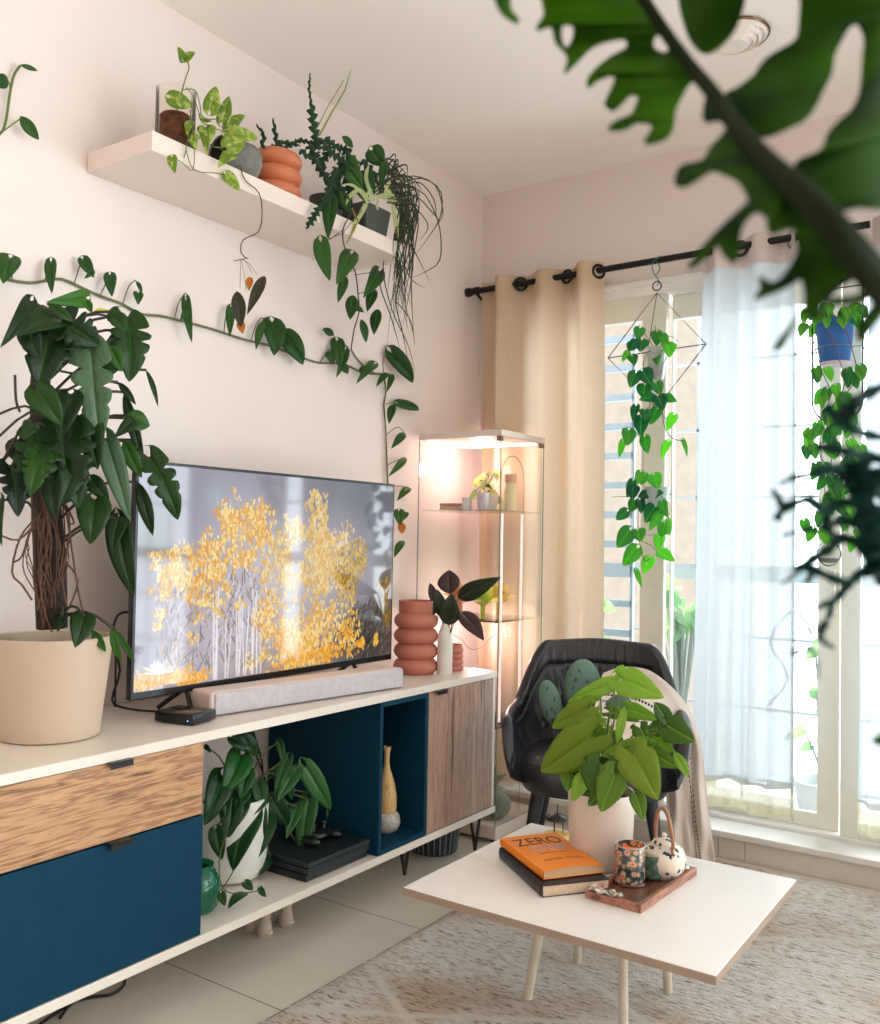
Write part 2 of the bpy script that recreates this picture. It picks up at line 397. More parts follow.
# ================================================================= OUTSIDE
bld = MB(); bld.box(-9, -2.55, 8, 9.2, -6, 9, 0)
for i in range(6):
    bld.box(-8.5 + (i % 3) * 1.9, -7.6 + (i % 3) * 1.9, 7.97, 8.01, 1 + 3 * (i // 3), 2.2 + 3 * (i // 3), 0, mi=1)
    bld.box(-8.6 + (i % 3) * 1.9, -7.5 + (i % 3) * 1.9, 7.9, 8.02, .92 + 3 * (i // 3), 1.0 + 3 * (i // 3), 0, mi=0)
tag(bld.build('building', [mat('plaster_far', (240, 232, 220), .9), mat('far_window', (190, 200, 205), .5)], smooth=False), 'pale cream plastered building seen outside beyond the left window pane', 'building')
bf = MB(); bf.box(-3.2, 2.6, WY + .15, 4.55, -.15, 0, .0); struct('floor_balcony', bf, mat('balcony_floor', (190, 190, 185), .7))
steel = mat('grille_paint', (150, 166, 180), .5)
g = MB()
for k in range(14):
    z = .28 + .147 * k
    g.box(-2.7, -1.80, 4.30, 4.325, z, z + (.034 if k != 5 else .07), .001)
for x in (-2.7, -2.25, -1.80): g.box(x - .008, x + .008, 4.30, 4.32, .0, 2.45, .001)
t = tag(g.build('ladder_grille', steel, smooth=False), 'blue grey metal grille with close level bars outside the left pane', 'window grille')
g = MB()
for k in range(8): g.box(-1.78, 1.9, 4.30, 4.312, .12 + .32 * k, .132 + .32 * k, 0)
for k in range(17): x = -1.70 + .22 * k; g.box(x, x + .012, 4.30, 4.312, 0, 2.5, 0)
g.box(-1.78, 1.9, 4.295, 4.315, 1.02, 1.08, 0)
for k in range(8):
    x = -1.59 + .44 * k
    g.tube([(x, 4.29, .45), (x + .1, 4.29, .6), (x + .02, 4.29, .75), (x + .12, 4.29, .9), (x + .2, 4.29, .8)], .006, 5)
tag(g.build('balcony_grille', mat('grille_pale', (190, 203, 212), .5), smooth=False), 'pale blue balcony safety grille with scrolls outside the wide pane', 'window grille')
# plants on the balcony; outdoor haze is put into their pale leaf and stem colours
far_leaf = leafmat('hazed_balcony_leaf', (120, 152, 150), (170, 196, 180), .6, .4, vein=.2)
def bush(name, label, cx, cy, z0, z1, r, n, W, group='hazy potted plants on the balcony'):
    t = thing(name, label, 'plant', (cx, cy, 0), group)
    MB().lathe([(0, 0), (.09, 0), (.12, .2), (.125, .21), (.11, .21), (.1, .17), (0, .17)], (cx, cy, 0), 24).build('pot', mat('balcony_pot', (205, 208, 208), .6), t)
    s = MB(); l = MB()
    for k in range(n):
        z = ru(z0, z1); a = ru(0, 2 * PI); rr = r * ru(.3, 1); b = V((cx + math.cos(a) * rr * .6, cy + math.sin(a) * rr * .3, z)); e = b + V((math.cos(a) * rr * .6, math.sin(a) * rr * .2, ru(-.08, .08)))
        s.tube([(cx + ru(-.02, .02), cy, .17), (cx + (b.x - cx) * .4, cy, (z + .17) / 2), b], .004, 5, 2)
        leaf(l, b, e, W * ru(.7, 1.2), tint=rnd())
    s.build('stem', mat('hazed_stem', (160, 170, 165), .7), t); l.build('foliage', far_leaf, t)
bush('balcony_plant', 'hazy blue green leafy plant on the balcony right of the armchair back', -1.48, 4.12, .75, 1.0, .17, 34, .06)
bush('balcony_plant', 'hazy trailing plant on the balcony low behind the right door frame', -.86, 4.12, .35, .8, .14, 26, .05)
bush('balcony_plant', 'small hazy pale green plant outside at the edge of the beige curtain', -1.93, 4.15, .7, .95, .1, 14, .05)

# ================================================================= RUG
def rug_mat():
    m, nt = newmat('woven_rug'); L = nt.links.new
    tc = N(nt, 'ShaderNodeTexCoord')
    mp = N(nt, 'ShaderNodeMapping'); mp.inputs['Scale'].default_value = (16, 62, 20); L(tc.outputs['Object'], mp.inputs[0])
    n1 = N(nt, 'ShaderNodeTexNoise'); n1.inputs['Scale'].default_value = 2.2; n1.inputs['Detail'].default_value = 4; n1.inputs['Roughness'].default_value = .65; L(mp.outputs[0], n1.inputs[0])
    n2 = N(nt, 'ShaderNodeTexNoise'); n2.inputs['Scale'].default_value = 2.4; n2.inputs['Detail'].default_value = 2; L(tc.outputs['Object'], n2.inputs[0])
    base = N(nt, 'ShaderNodeValToRGB'); e = base.color_ramp.elements
    e[0].position = .33; e[0].color = lin((150, 126, 106)); e[1].position = .43; e[1].color = lin((224, 213, 200)); k = e.new(.58); k.color = lin((246, 241, 233)); L(n1.outputs['Fac'], base.inputs[0])
    br = N(nt, 'ShaderNodeMapRange'); br.inputs[1].default_value = .48; br.inputs[2].default_value = .66; br.inputs[3].default_value = 0; br.inputs[4].default_value = .7; L(n2.outputs['Fac'], br.inputs[0])
    mx = N(nt, 'ShaderNodeMix', data_type='RGBA', blend_type='MULTIPLY'); mx.inputs[7].default_value = lin((214, 186, 160)); L(br.outputs[0], mx.inputs[0]); L(base.outputs[0], mx.inputs[6])
    # pale diamond lines
    sx = N(nt, 'ShaderNodeSeparateXYZ'); L(tc.outputs['Object'], sx.inputs[0]); last = mx.outputs[2]
    for sg in (1, -1):
        a = N(nt, 'ShaderNodeMath', operation='MULTIPLY_ADD'); a.inputs[1].default_value = sg * .62; L(sx.outputs[0], a.inputs[0]); L(sx.outputs[1], a.inputs[2])
        ad = N(nt, 'ShaderNodeMath', operation='MULTIPLY_ADD'); ad.inputs[1].default_value = .05; L(n2.outputs['Fac'], ad.inputs[0]); L(a.outputs[0], ad.inputs[2])
        p = N(nt, 'ShaderNodeMath', operation='PINGPONG'); p.inputs[1].default_value = .31; L(ad.outputs[0], p.inputs[0])
        l = N(nt, 'ShaderNodeMapRange'); l.inputs[1].default_value = .008; l.inputs[2].default_value = .022; l.inputs[3].default_value = .85; l.inputs[4].default_value = 0; L(p.outputs[0], l.inputs[0])
        m2 = N(nt, 'ShaderNodeMix', data_type='RGBA'); m2.inputs[7].default_value = lin((238, 230, 218)); L(l.outputs[0], m2.inputs[0]); L(last, m2.inputs[6]); last = m2.outputs[2]
    b = N(nt, 'ShaderNodeBsdfPrincipled'); b.inputs['Roughness'].default_value = .95; b.inputs['Specular IOR Level'].default_value = .1; L(last, b.inputs[0])
    n3 = N(nt, 'ShaderNodeTexNoise'); n3.inputs['Scale'].default_value = 160; n3.inputs['Detail'].default_value = 4; L(tc.outputs['Object'], n3.inputs[0])
    h = N(nt, 'ShaderNodeMath', operation='MULTIPLY_ADD'); h.inputs[1].default_value = .35; L(n3.outputs['Fac'], h.inputs[0]); L(n1.outputs['Fac'], h.inputs[2])
    bp = N(nt, 'ShaderNodeBump'); bp.inputs['Strength'].default_value = 1; bp.inputs['Distance'].default_value = .022; L(h.outputs[0], bp.inputs['Height']); L(bp.outputs[0], b.inputs['Normal'])
    o = N(nt, 'ShaderNodeOutputMaterial'); L(b.outputs[0], o.inputs[0]); return m
rb = MB(); RX0, RX1, RY0, RY1 = -1.63, .9, .35, 3.475
def rf(u, v):
    x = RX0 + (RX1 - RX0) * u; y = RY0 + (RY1 - RY0) * v
    e = min(u * 2.53, (1 - u) * 2.53, v * 3.1, (1 - v) * 3.1)
    z = .004 + .012 * min(1, e / .02) + .002 * math.sin(y * 90 + math.sin(x * 9)) * min(1, e / .03)
    if u == 0: x += .007 * math.sin(y * 60) + .006 * math.sin(y * 143 + 1)
    if v == 1: y += .005 * math.sin(x * 70)
    return (x, y, z)
rb.grid(rf, 110, 260)
def skirt(): pass
tag(rb.build('woven_rug', rug_mat(), origin=(-.36, 1.9, 0)), 'large beige hand woven rug with pale diamond lines under the coffee table', 'rug')

# ================================================================= SIDEBOARD
SX, ST, SB0, SB1 = -1.82, .69, .156, .18
lam = mat('white_laminate', (226, 216, 204), .32, var=.015)
blue = mat('petrol_blue_board', (3, 54, 76), .6, var=.06, scale=30, spec=.15)
walnut = woodmat('walnut_drawer', [(92, 58, 36), (170, 126, 88), (196, 154, 114), (140, 98, 66), (192, 150, 110), (174, 132, 94), (118, 80, 54), (188, 146, 106)], 'Y', .5, 1.2, .07, 1)
walnut_v = woodmat('walnut_door', [(104, 78, 66), (160, 128, 110), (184, 152, 132), (140, 110, 94), (178, 146, 126), (164, 132, 114), (130, 100, 84), (182, 150, 130)], 'Z', .5, 2.2, .04, 1)
black = mat('black_metal', (28, 26, 25), .4, .3)
t = thing('sideboard', 'long low white media sideboard with walnut and petrol blue fronts along the left wall', 'sideboard', (-2.07, 1.8, 0))
SY0, SY1 = .62, 3.052
MB().box(WX + .006, SX + .004, SY0, SY1, ST - .024, ST, .0015).build('top_board', lam, t, smooth=False)
MB().box(WX + .006, SX + .004, SY0, SY1, SB0, SB1, .0015).build('bottom_board', lam, t, smooth=False)
MB().box(WX + .01, SX - .004, SY1 - .018, SY1, SB1, ST - .024, .001).build('side_panel', lam, t, smooth=False)
MB().box(WX + .01, SX - .022, SY0, SY0 + .018, SB1, ST - .024, .001).build('side_panel', lam, t, smooth=False)
MB().box(WX + .01, SX - .024, 1.59, 1.606, SB1, ST - .024, .001).build('divider', lam, t, smooth=False)
MB().box(WX + .01, SX - .024, 2.602, 2.618, SB1, ST - .024, .001).build('divider', lam, t, smooth=False)
d = MB().box(SX - .02, SX, SY0 + .002, 1.612, .485, .664, .0015).build('drawer', walnut, t, smooth=False)
def hdl(p, y0, y1, z, parent):
    m = MB(); m.box(SX - .004, SX + .02, y0, y1, z, z + .0025, .0005); m.box(SX + .017, SX + .02, y0, y1, z - .012, z + .002, .0005)
    m.build('handle', black, parent, smooth=False)
hdl(0, 1.325, 1.385, .665, d)
d = MB().box(SX - .02, SX + .002, SY0 + .002, 1.615, .182, .481, .0015).build('drawer', blue, t, smooth=False); tag(d, 'petrol blue drawer front')
hdl(0, 1.33, 1.39, .482, d)
bx = MB(); by0, by1 = 2.335, 2.60
bx.box(WX + .01, SX + .002, by0, by0 + .016, SB1 + .001, ST - .025, .001); bx.box(WX + .01, SX + .002, by1 - .016, by1, SB1 + .001, ST - .025, .001)
bx.box(WX + .01, SX + .002, by0 + .016, by1 - .016, SB1 + .001, SB1 + .017, .001); bx.box(WX + .01, SX + .002, by0 + .016, by1 - .016, ST - .041, ST - .025, .001); bx.box(WX + .01, WX + .018, by0 + .016, by1 - .016, SB1 + .017, ST - .041, 0)
tag(bx.build('insert_box', blue, t, smooth=False), 'petrol blue open box insert')
dr = MB().box(SX - .018, SX, 2.606, 3.03, .184, .664, .0012).build('door', walnut_v, t, smooth=False)
hdl(0, 2.632, 2.69, .6645, dr)
for y in (.75, 1.6, 2.32, 2.98):
    MB().lathe([(0, 0), (.012, 0), (.018, .156), (0, .156)], (-2.24, y, 0), 16).build('leg', lam, t)
l = MB(); 
for y in (2.66, 3.03):
    x = -1.95 if y < 2.9 else -1.89
    l = MB(); l.tube([(x, y - .04, .155), (x, y, .004)], .006, 8, 1); l.tube([(x, y + .04, .155), (x, y, .004)], .006, 8, 1); l.tube([(x - .03, y - .05, .152), (x + .03, y + .05, .152)], .006, 6, 1)
    tag(l.build('leg', black, t), 'thin black metal hairpin leg')

# ---- glass display cabinet
GX0, GX1, GY0, GY1, GH = -2.28, -1.872, 3.15, 3.515, 1.63
gl = thin_glass('cabinet_glass', (.992, .992, .988), .45)
pinkw = mat('cabinet_board', (222, 208, 196), .4)
t = thing('display_cabinet', 'tall clear glass display cabinet with a pale board top beside the sideboard', 'display cabinet', ((GX0 + GX1) / 2, (GY0 + GY1) / 2, 0))
MB().box(GX0, GX1, GY0, GY1, GH - .025, GH, .002).build('top_board', pinkw, t, smooth=False)
MB().box(GX0, GX1, GY0, GY1, .012, .06, .002).build('base_board', pinkw, t, smooth=False)
for q in ((GX0 + .006, GX1 - .006, GY0 + .004, GY0 + .008), (GX0 + .006, GX1 - .006, GY1 - .008, GY1 - .004), (GX0 + .004, GX0 + .008, GY0 + .009, GY1 - .009), (GX1 - .008, GX1 - .004, GY0 + .009, GY1 - .009)):
    MB().box(*q, .06, GH - .025, 0).build('glass_panel', gl, t, smooth=False)
edge = mat('glass_edge', (120, 130, 118), .2)
e = MB()
for x, y in ((GX1 - .004, GY0 + .003), (GX0 + .005, GY0 + .003), (GX1 - .003, GY1 - .006)): e.box(x - .0016, x + .0016, y - .0016, y + .0016, .06, GH - .03, 0)
e.build('glass_edge', edge, t, smooth=False)
for z in (.44, .86, 1.305):
    MB().box(GX0 + .012, GX1 - .012, GY0 + .012, GY1 - .012, z, z + .005, 0).build('glass_shelf', thin_glass('shelf_glass', (.9, .95, .92), 1), t, smooth=False)
hm_ = mat('hinge_metal', (120, 105, 90), .3, .8)
MB().box(GX1 - .022, GX1 - .002, GY0 + .0, GY0 + .02, GH - .045, GH - .026, .001).build('hinge', hm_, t, smooth=False); MB().box(GX1 - .012, GX1 + .004, GY1 - .035, GY1 - .012, GH - .045, GH - .028, .001).build('hinge', hm_, t, smooth=False)
added_led = mat('added_led_strip', (255, 220, 210), .4, emit=(255, 206, 196), estr=7)  # glowing strips added under the top board to strengthen the pink light
MB().box(GX0 + .03, GX1 - .03, GY1 - .03, GY1 - .02, GH - .031, GH - .0255, .001).build('added_light_strip', added_led, t, smooth=False); MB().box(GX0 + .02, GX0 + .03, GY0 + .04, GY1 - .04, GH - .031, GH - .0255, .001).build('added_light_strip', added_led, t, smooth=False)
for x, y in ((GX0 + .02, GY0 + .02), (GX1 - .02, GY0 + .02), (GX0 + .02, GY1 - .02), (GX1 - .02, GY1 - .02)):
    MB().lathe([(0, 0), (.012, 0), (.012, .012), (0, .012)], (x, y, 0), 12).build('foot', black, t)
# ================================================================= TELEVISION
def paint_screen(W=600, H=338):
    rg = np.random.RandomState(3)
    yy, xx = np.mgrid[0:H, 0:W]; u = xx / W; v = yy / H
    im = np.zeros((H, W, 3)); im[:] = (150, 143, 160)
    def blob(cu, cv, su, sv, c, a):
        nonlocal im
        m = a * np.exp(-(((u - cu) / su) ** 2 + ((v - cv) / sv) ** 2)); im = im * (1 - m[..., None]) + np.array(c) * m[..., None]
    blob(.85, .0, .35, .35, (92, 92, 100), .85); blob(.25, .12, .25, .2, (128, 122, 136), .6); blob(.3, .2, .1, .18, (176, 172, 184), .6); blob(.45, .5, .25, .3, (196, 190, 205), .8)
    blob(.05, .35, .06, .15, (122, 124, 110), .6); blob(.25, .85, .3, .25, (196, 182, 190), .7); blob(.24, .13, .03, .06, (160, 180, 190), .6); blob(.02, .8, .1, .2, (158, 148, 164), .8)
    blob(.9, .9, .22, .22, (60, 50, 44), .95); blob(.97, .6, .06, .2, (96, 84, 60), .6); blob(.6, .45, .2, .3, (200, 186, 180), .5); blob(.5, .95, .2, .1, (150, 120, 80), .5)
    def stroke(x, y, dx, dy, w, c, a=1.):
        n = int(max(abs(dx), abs(dy)) * 1.5) + 1
        for k in range(n + 1):
            px = x + dx * k / n; py = y + dy * k / n
            x0, x1 = int(round(px - w / 2)), int(round(px + w / 2)) + 1; y0 = int(round(py)); 
            if y0 < 0 or y0 >= H: continue
            x0 = max(0, x0); x1 = min(W, x1)
            if x1 > x0: im[y0:y0 + 1 + (w > 2), x0:x1] = im[y0:y0 + 1 + (w > 2), x0:x1] * (1 - a) + np.array(c) * a
    # stems
    for k in range(420):
        x = rg.uniform(.06, .42); y = rg.uniform(.5, .98); c = [(222, 208, 214), (110, 84, 84), (196, 180, 188), (140, 112, 90), (186, 150, 90)][k % 5]
        stroke(x * W, y * H, rg.uniform(-14, 14), -rg.uniform(6, 26), 1, c, .8)
    for k in range(22):
        x = rg.uniform(.24, .42); stroke(x * W, .99 * H, rg.uniform(-6, 6), -H * rg.uniform(.2, .45), 1.6, (238, 230, 236), .75)
    for k in range(300):
        x = rg.uniform(.78, 1); y = rg.uniform(.7, 1); stroke(x * W, y * H, rg.uniform(4, 22), -rg.uniform(6, 26), 1, [(40, 34, 34), (120, 110, 100), (86, 72, 60)][k % 3], .8)
    gold = [(236, 186, 84), (226, 166, 58), (246, 208, 122), (214, 148, 44), (250, 222, 150)]
    soft = [(232, 196, 124), (226, 184, 104), (240, 214, 160), (214, 166, 84)]
    dk = [(200, 160, 70), (176, 138, 62), (220, 184, 100), (150, 118, 60)]
    org = [(240, 172, 48), (228, 146, 30), (250, 200, 90)]
    cl = [(.35, .24, .085, .10, gold, 420), (.28, .28, .03, .09, gold, 120), (.41, .30, .035, .06, gold, 140), (.22, .40, .045, .08, gold, 200), (.21, .52, .07, .14, gold, 420), (.10, .50, .055, .10, gold, 260), (.13, .44, .03, .06, gold, 100), (.07, .69, .022, .03, gold, 60), (.17, .80, .015, .02, gold, 24), (.36, .42, .05, .05, gold, 160), (.31, .36, .03, .10, gold, 100), (.33, .66, .02, .03, gold, 30), (.42, .52, .02, .03, gold, 30),
          (.46, .36, .04, .06, soft, 140), (.54, .28, .045, .06, soft, 200), (.50, .48, .06, .09, soft, 300), (.44, .60, .015, .02, gold, 24), (.63, .20, .035, .09, soft, 240), (.64, .34, .04, .12, soft, 240), (.70, .42, .09, .12, soft, 600), (.66, .56, .08, .12, soft, 400), (.78, .52, .05, .14, dk, 420), (.82, .44, .04, .08, dk, 180),
          (.46, .78, .07, .12, gold, 420), (.55, .88, .08, .10, org, 420), (.66, .84, .12, .12, gold, 800), (.64, .95, .12, .04, org, 240), (.78, .84, .02, .03, org, 40), (.85, .92, .02, .03, org, 60), (.92, .90, .018, .03, org, 40), (.96, .62, .035, .10, [(150, 116, 50), (120, 90, 40), (176, 140, 70)], 200), (.99, .78, .02, .08, [(120, 92, 40), (150, 116, 50)], 80),
          (.09, .955, .10, .035, org, 420), (.14, .98, .06, .02, org, 120)]
    for cu, cv, ru_, rv, pal, n in cl:
        for k in range(n):
            if k % 9 == 0: ox_, oy_ = np.clip(rg.normal(0, .62, 2), -1.25, 1.25)
            x = (cu + (ox_ + rg.normal(0, .16)) * ru_) * W; y = (cv + (oy_ + rg.normal(0, .16)) * rv) * H
            stroke(x, y, rg.uniform(-2.5, 2.5), -rg.uniform(3, 8), rg.choice([1.6, 2.4, 3]), pal[rg.randint(len(pal))], .85)
    for k in range(60):
        a = rg.uniform(.1, 3.0); stroke(.07 * W, .93 * H, math.cos(a) * rg.uniform(8, 36), -math.sin(a) * rg.uniform(6, 22), 1, (225, 228, 240), .7)
    return np.clip(im, 0, 255)
TX, TY0, TY1, TZ0, TZ1 = -2.05, 1.562, 2.694, .748, 1.387
t = thing('television', 'wide flat television showing yellow blossoms on a mauve picture', 'television', (TX - .02, (TY0 + TY1) / 2, ST))
tvb = mat('tv_plastic', (18, 18, 20), .25, .1)
MB().box(TX - .022, TX - .002, TY0, TY1, TZ0, TZ1, .003).box(TX - .06, TX - .022, TY0 + .12, TY1 - .12, TZ0 + .03, TZ1 - .18, .01).build('housing', tvb, t, smooth=False)
m, nt = newmat('tv_picture'); at = N(nt, 'ShaderNodeAttribute', attribute_name='paint'); b = N(nt, 'ShaderNodeBsdfPrincipled'); o = N(nt, 'ShaderNodeOutputMaterial')
b.inputs['Base Color'].default_value = (.004, .004, .005, 1); b.inputs['Roughness'].default_value = .06; b.inputs['Specular IOR Level'].default_value = .75
nt.links.new(at.outputs['Color'], b.inputs['Emission Color']); b.inputs['Emission Strength'].default_value = TVE; nt.links.new(b.outputs[0], o.inputs[0])
img = paint_screen(); Hh, Ww = img.shape[:2]
ys = np.linspace(TY0 + .009, TY1 - .009, Ww); zs = np.linspace(TZ1 - .009, TZ0 + .02, Hh)
YY, ZZ = np.meshgrid(ys, zs); lc = ORG[t.name]
co_ = np.stack([np.full(YY.size, TX - .001 - lc.x), YY.ravel() - lc.y, ZZ.ravel() - lc.z], 1)
idx = np.arange(Ww * Hh).reshape(Hh, Ww); q = np.stack([idx[:-1, :-1].ravel(), idx[1:, :-1].ravel(), idx[1:, 1:].ravel(), idx[:-1, 1:].ravel()], 1)
me = bpy.data.meshes.new('screen'); me.vertices.add(len(co_)); me.vertices.foreach_set('co', co_.ravel()); me.loops.add(q.size); me.loops.foreach_set('vertex_index', q.ravel()); me.polygons.add(len(q)); me.polygons.foreach_set('loop_start', np.arange(0, q.size, 4)); me.update(calc_edges=True)
c8 = img.reshape(-1, 3) / 255; cl_ = np.where(c8 <= .04045, c8 / 12.92, ((c8 + .055) / 1.055) ** 2.4)
a_ = me.color_attributes.new('paint', 'FLOAT_COLOR', 'POINT'); a_.data.foreach_set('color', np.concatenate([cl_, np.ones((len(cl_), 1))], 1).ravel().astype(np.float32))
me.materials.append(m); ob = bpy.data.objects.new('screen', me); COL.objects.link(ob); ob.parent = t; ob['label'] = 'bright picture of yellow flowering shrubs'
for y in (TY0 + .2, TY1 - .2):
    f = MB(); f.tube([(TX - .02, y, TZ0 + .01), (TX + .045, y - .03, ST + .006)], .007, 8, 1); f.tube([(TX - .02, y, TZ0 + .01), (TX - .10, y - .03, ST + .006)], .007, 8, 1)
    f.build('foot', tvb, t)
# soundbar
a = V((-1.944, 1.745, ST)); b_ = V((-1.846, 2.497, ST)); dy = (b_ - a).normalized(); dx = V((dy.y, -dy.x, 0)); Lb = (b_ - a).length
Mx = Matrix(((-dx.x, dy.x, 0, a.x), (-dx.y, dy.y, 0, a.y), (0, 0, 1, ST), (0, 0, 0, 1)))
t = thing('soundbar', 'long pale grey soundbar in front of the television', 'soundbar', (a + b_) / 2)
fab = mat('soundbar_cloth', (196, 190, 196), .9, var=.08, scale=60, bump=.4, bscale=700)
body = mat('soundbar_body', (214, 198, 190), .5)
MB().box(.004, .105, 0, Lb, .001, .068, .012, 4, M=Mx).build('body', body, t)
MB().box(-.002, .012, .012, Lb - .006, .004, .064, .006, 3, M=Mx).build('grille_cloth', fab, t)
# set-top box
tb = [P(*p, Z=ST) for p in ((157, 722), (200, 727), (208, 718), (170, 712))]
o1 = P(193, 727, Z=ST); ex = (tb[0] - tb[1]).normalized(); ey = V((-ex.y, ex.x, 0)); 
if ey.y < 0: ey = -ey
Mx = Matrix(((ex.x, ey.x, 0, o1.x), (ex.y, ey.y, 0, o1.y), (0, 0, 1, ST), (0, 0, 0, 1)))
t = thing('media_box', 'small glossy black media box beside the left end of the soundbar', 'media player', o1)
MB().box(0, .128, 0, .1, .003, .032, .006, 3, M=Mx).build('casing', mat('gloss_black', (12, 14, 16), .15), t)
MB().box(.012, .116, .012, .09, 0, .003, .001, 1, M=Mx).build('base', black, t, smooth=False)
MB().box(.016, .019, -.0006, .002, .012, .015, 0, M=Mx).build('status_light', mat('blue_led', (90, 140, 255), .3, emit=(90, 140, 255), estr=3), t, smooth=False)
# cables behind
t = MB(); t.tube([P(134, 612, X=-2.2), P(118, 615, X=-2.2), P(112, 640, X=-2.22), P(120, 670, X=-2.2), P(112, 700, X=-2.2), P(125, 708, X=-2.18), P(148, 711, X=-2.12), P(170, 712, Z=ST + .008), P(176, 713, Z=ST + .01)], .0035, 6)
t.tube([P(116, 640, X=-2.24), P(115, 707, X=-2.24)], .003, 6)
tag(t.build('power_cable', black), 'black cables looping behind the left edge of the television', 'cable')

# ================================================================= THINGS ON AND IN THE SIDEBOARD
terra = mat('terracotta', (186, 116, 94), .6, var=.08, scale=8)
def rings(n, r, h, amp, wall=.006, neck=0, lip=.0):
    pr = [(0, 0.0)]; hb = (h - neck) / n
    for i in range(n):
        for k in range(9):
            a = PI * k / 8; pr.append((r - amp + amp * math.sin(a) ** .7, hb * (i + k / 8)))
    if neck: pr += [(r - amp * .9, h - neck + .004), (r - amp * .85, h)]
    rt = pr[-1][0]
    pr += [(rt - wall * .5, h + .001), (rt - wall, h - .002), (rt - wall, h * .5), (0, h * .45)]
    return pr
c = P(417, 675, Z=ST); c = V((-2.02, 2.80, ST))
MBo = MB().lathe(rings(4, .083, .268, .019, neck=.045), c, 48); tag(MBo.build('ringed_vase', terra), 'tall terracotta vase of four stacked rings beside the television', 'vase', None)
c = V((-1.955, 2.952, ST))
tag(MB().lathe(rings(4, .041, .098, .006, .004, neck=.01), c, 40).build('ringed_planter', terra), 'small terracotta ringed pot right of the white bottle vase', 'pot')
# white bottle vase with rubber plant cutting
c = V((-1.918, 2.842, ST))
t = thing('bottle_vase', 'slim white bottle vase holding dark rubber plant leaves', 'vase', c)
MB().lathe([(0, 0), (.026, 0), (.0285, .004), (.0285, .125), (.026, .15), (.018, .172), (.0135, .185), (.0135, .2), (.011, .2), (.011, .12), (0, .11)], c, 40).build('bottle', mat('white_ceramic', (226, 220, 212), .45), t)
rub = leafmat('rubber_leaf', (26, 30, 26), (52, 74, 44), .25, .06, vein=.5); rubd = leafmat('rubber_leaf_maroon', (48, 36, 38), (84, 62, 62), .3, .05, vein=.5)
Dv = (c - CAM).dot(ray(440, 512).normalized())
st = MB(); st.tube([c + V((0, 0, .12)), c + V((0, 0, .2)), P(450, 600, Y=2.842)], .003, 6); st.build('stem', mat('brown_stem', (88, 72, 56), .6), t)
for bb, tt, w, kk, mm, dd in [((450, 594), (449, 570), 22, 'lance', rubd, -.02), ((458, 598), (501, 577), 17, 'lance', rub, .05), ((448, 625), (452, 593), 20, 'lance', rub, .05), ((443, 618), (437, 589), 13, 'lance', rub, .03), ((460, 612), (484, 641), 17, 'lance', rubd, .06), ((440, 608), (418, 620), 8, 'lance', rub, .06), ((437, 607), (430, 583), 9, 'lance', rubd, -.03)]:
    l = MB(); pleaf(l, bb, tt, w, kk, .5, dd, .25, Y=2.842); l.add([(0, 0, 0)], [], 0, [(0, 1, 1)]) if False else None
    s = l.build('leaf', mm, t, solid=.0012)
st = MB()
for bb in ((450, 594), (458, 598), (448, 606), (443, 612), (460, 612), (440, 608), (437, 607)): st.tube([P(449, 640, Y=2.842), P((449 + bb[0]) / 2, (630 + bb[1]) / 2, Y=2.842), P(*bb, Y=2.842)], .0022, 5)
st.build('stem', mat('brown_stem', (88, 72, 56), .6), t)
# thin twig with little leaf at the right
t = MB(); t.tube([P(452, 634, X=-1.93), P(462, 640, X=-1.93), P(470, 649, X=-1.9), P(482, 647, X=-1.9), P(492, 636, X=-1.9)], .0012, 4); 
tag(t.build('twig', mat('orange_twig', (176, 110, 84), .6), origin=P(452, 634, X=-1.93)), 'thin bent orange brown twig beside the small ringed pot', 'twig')

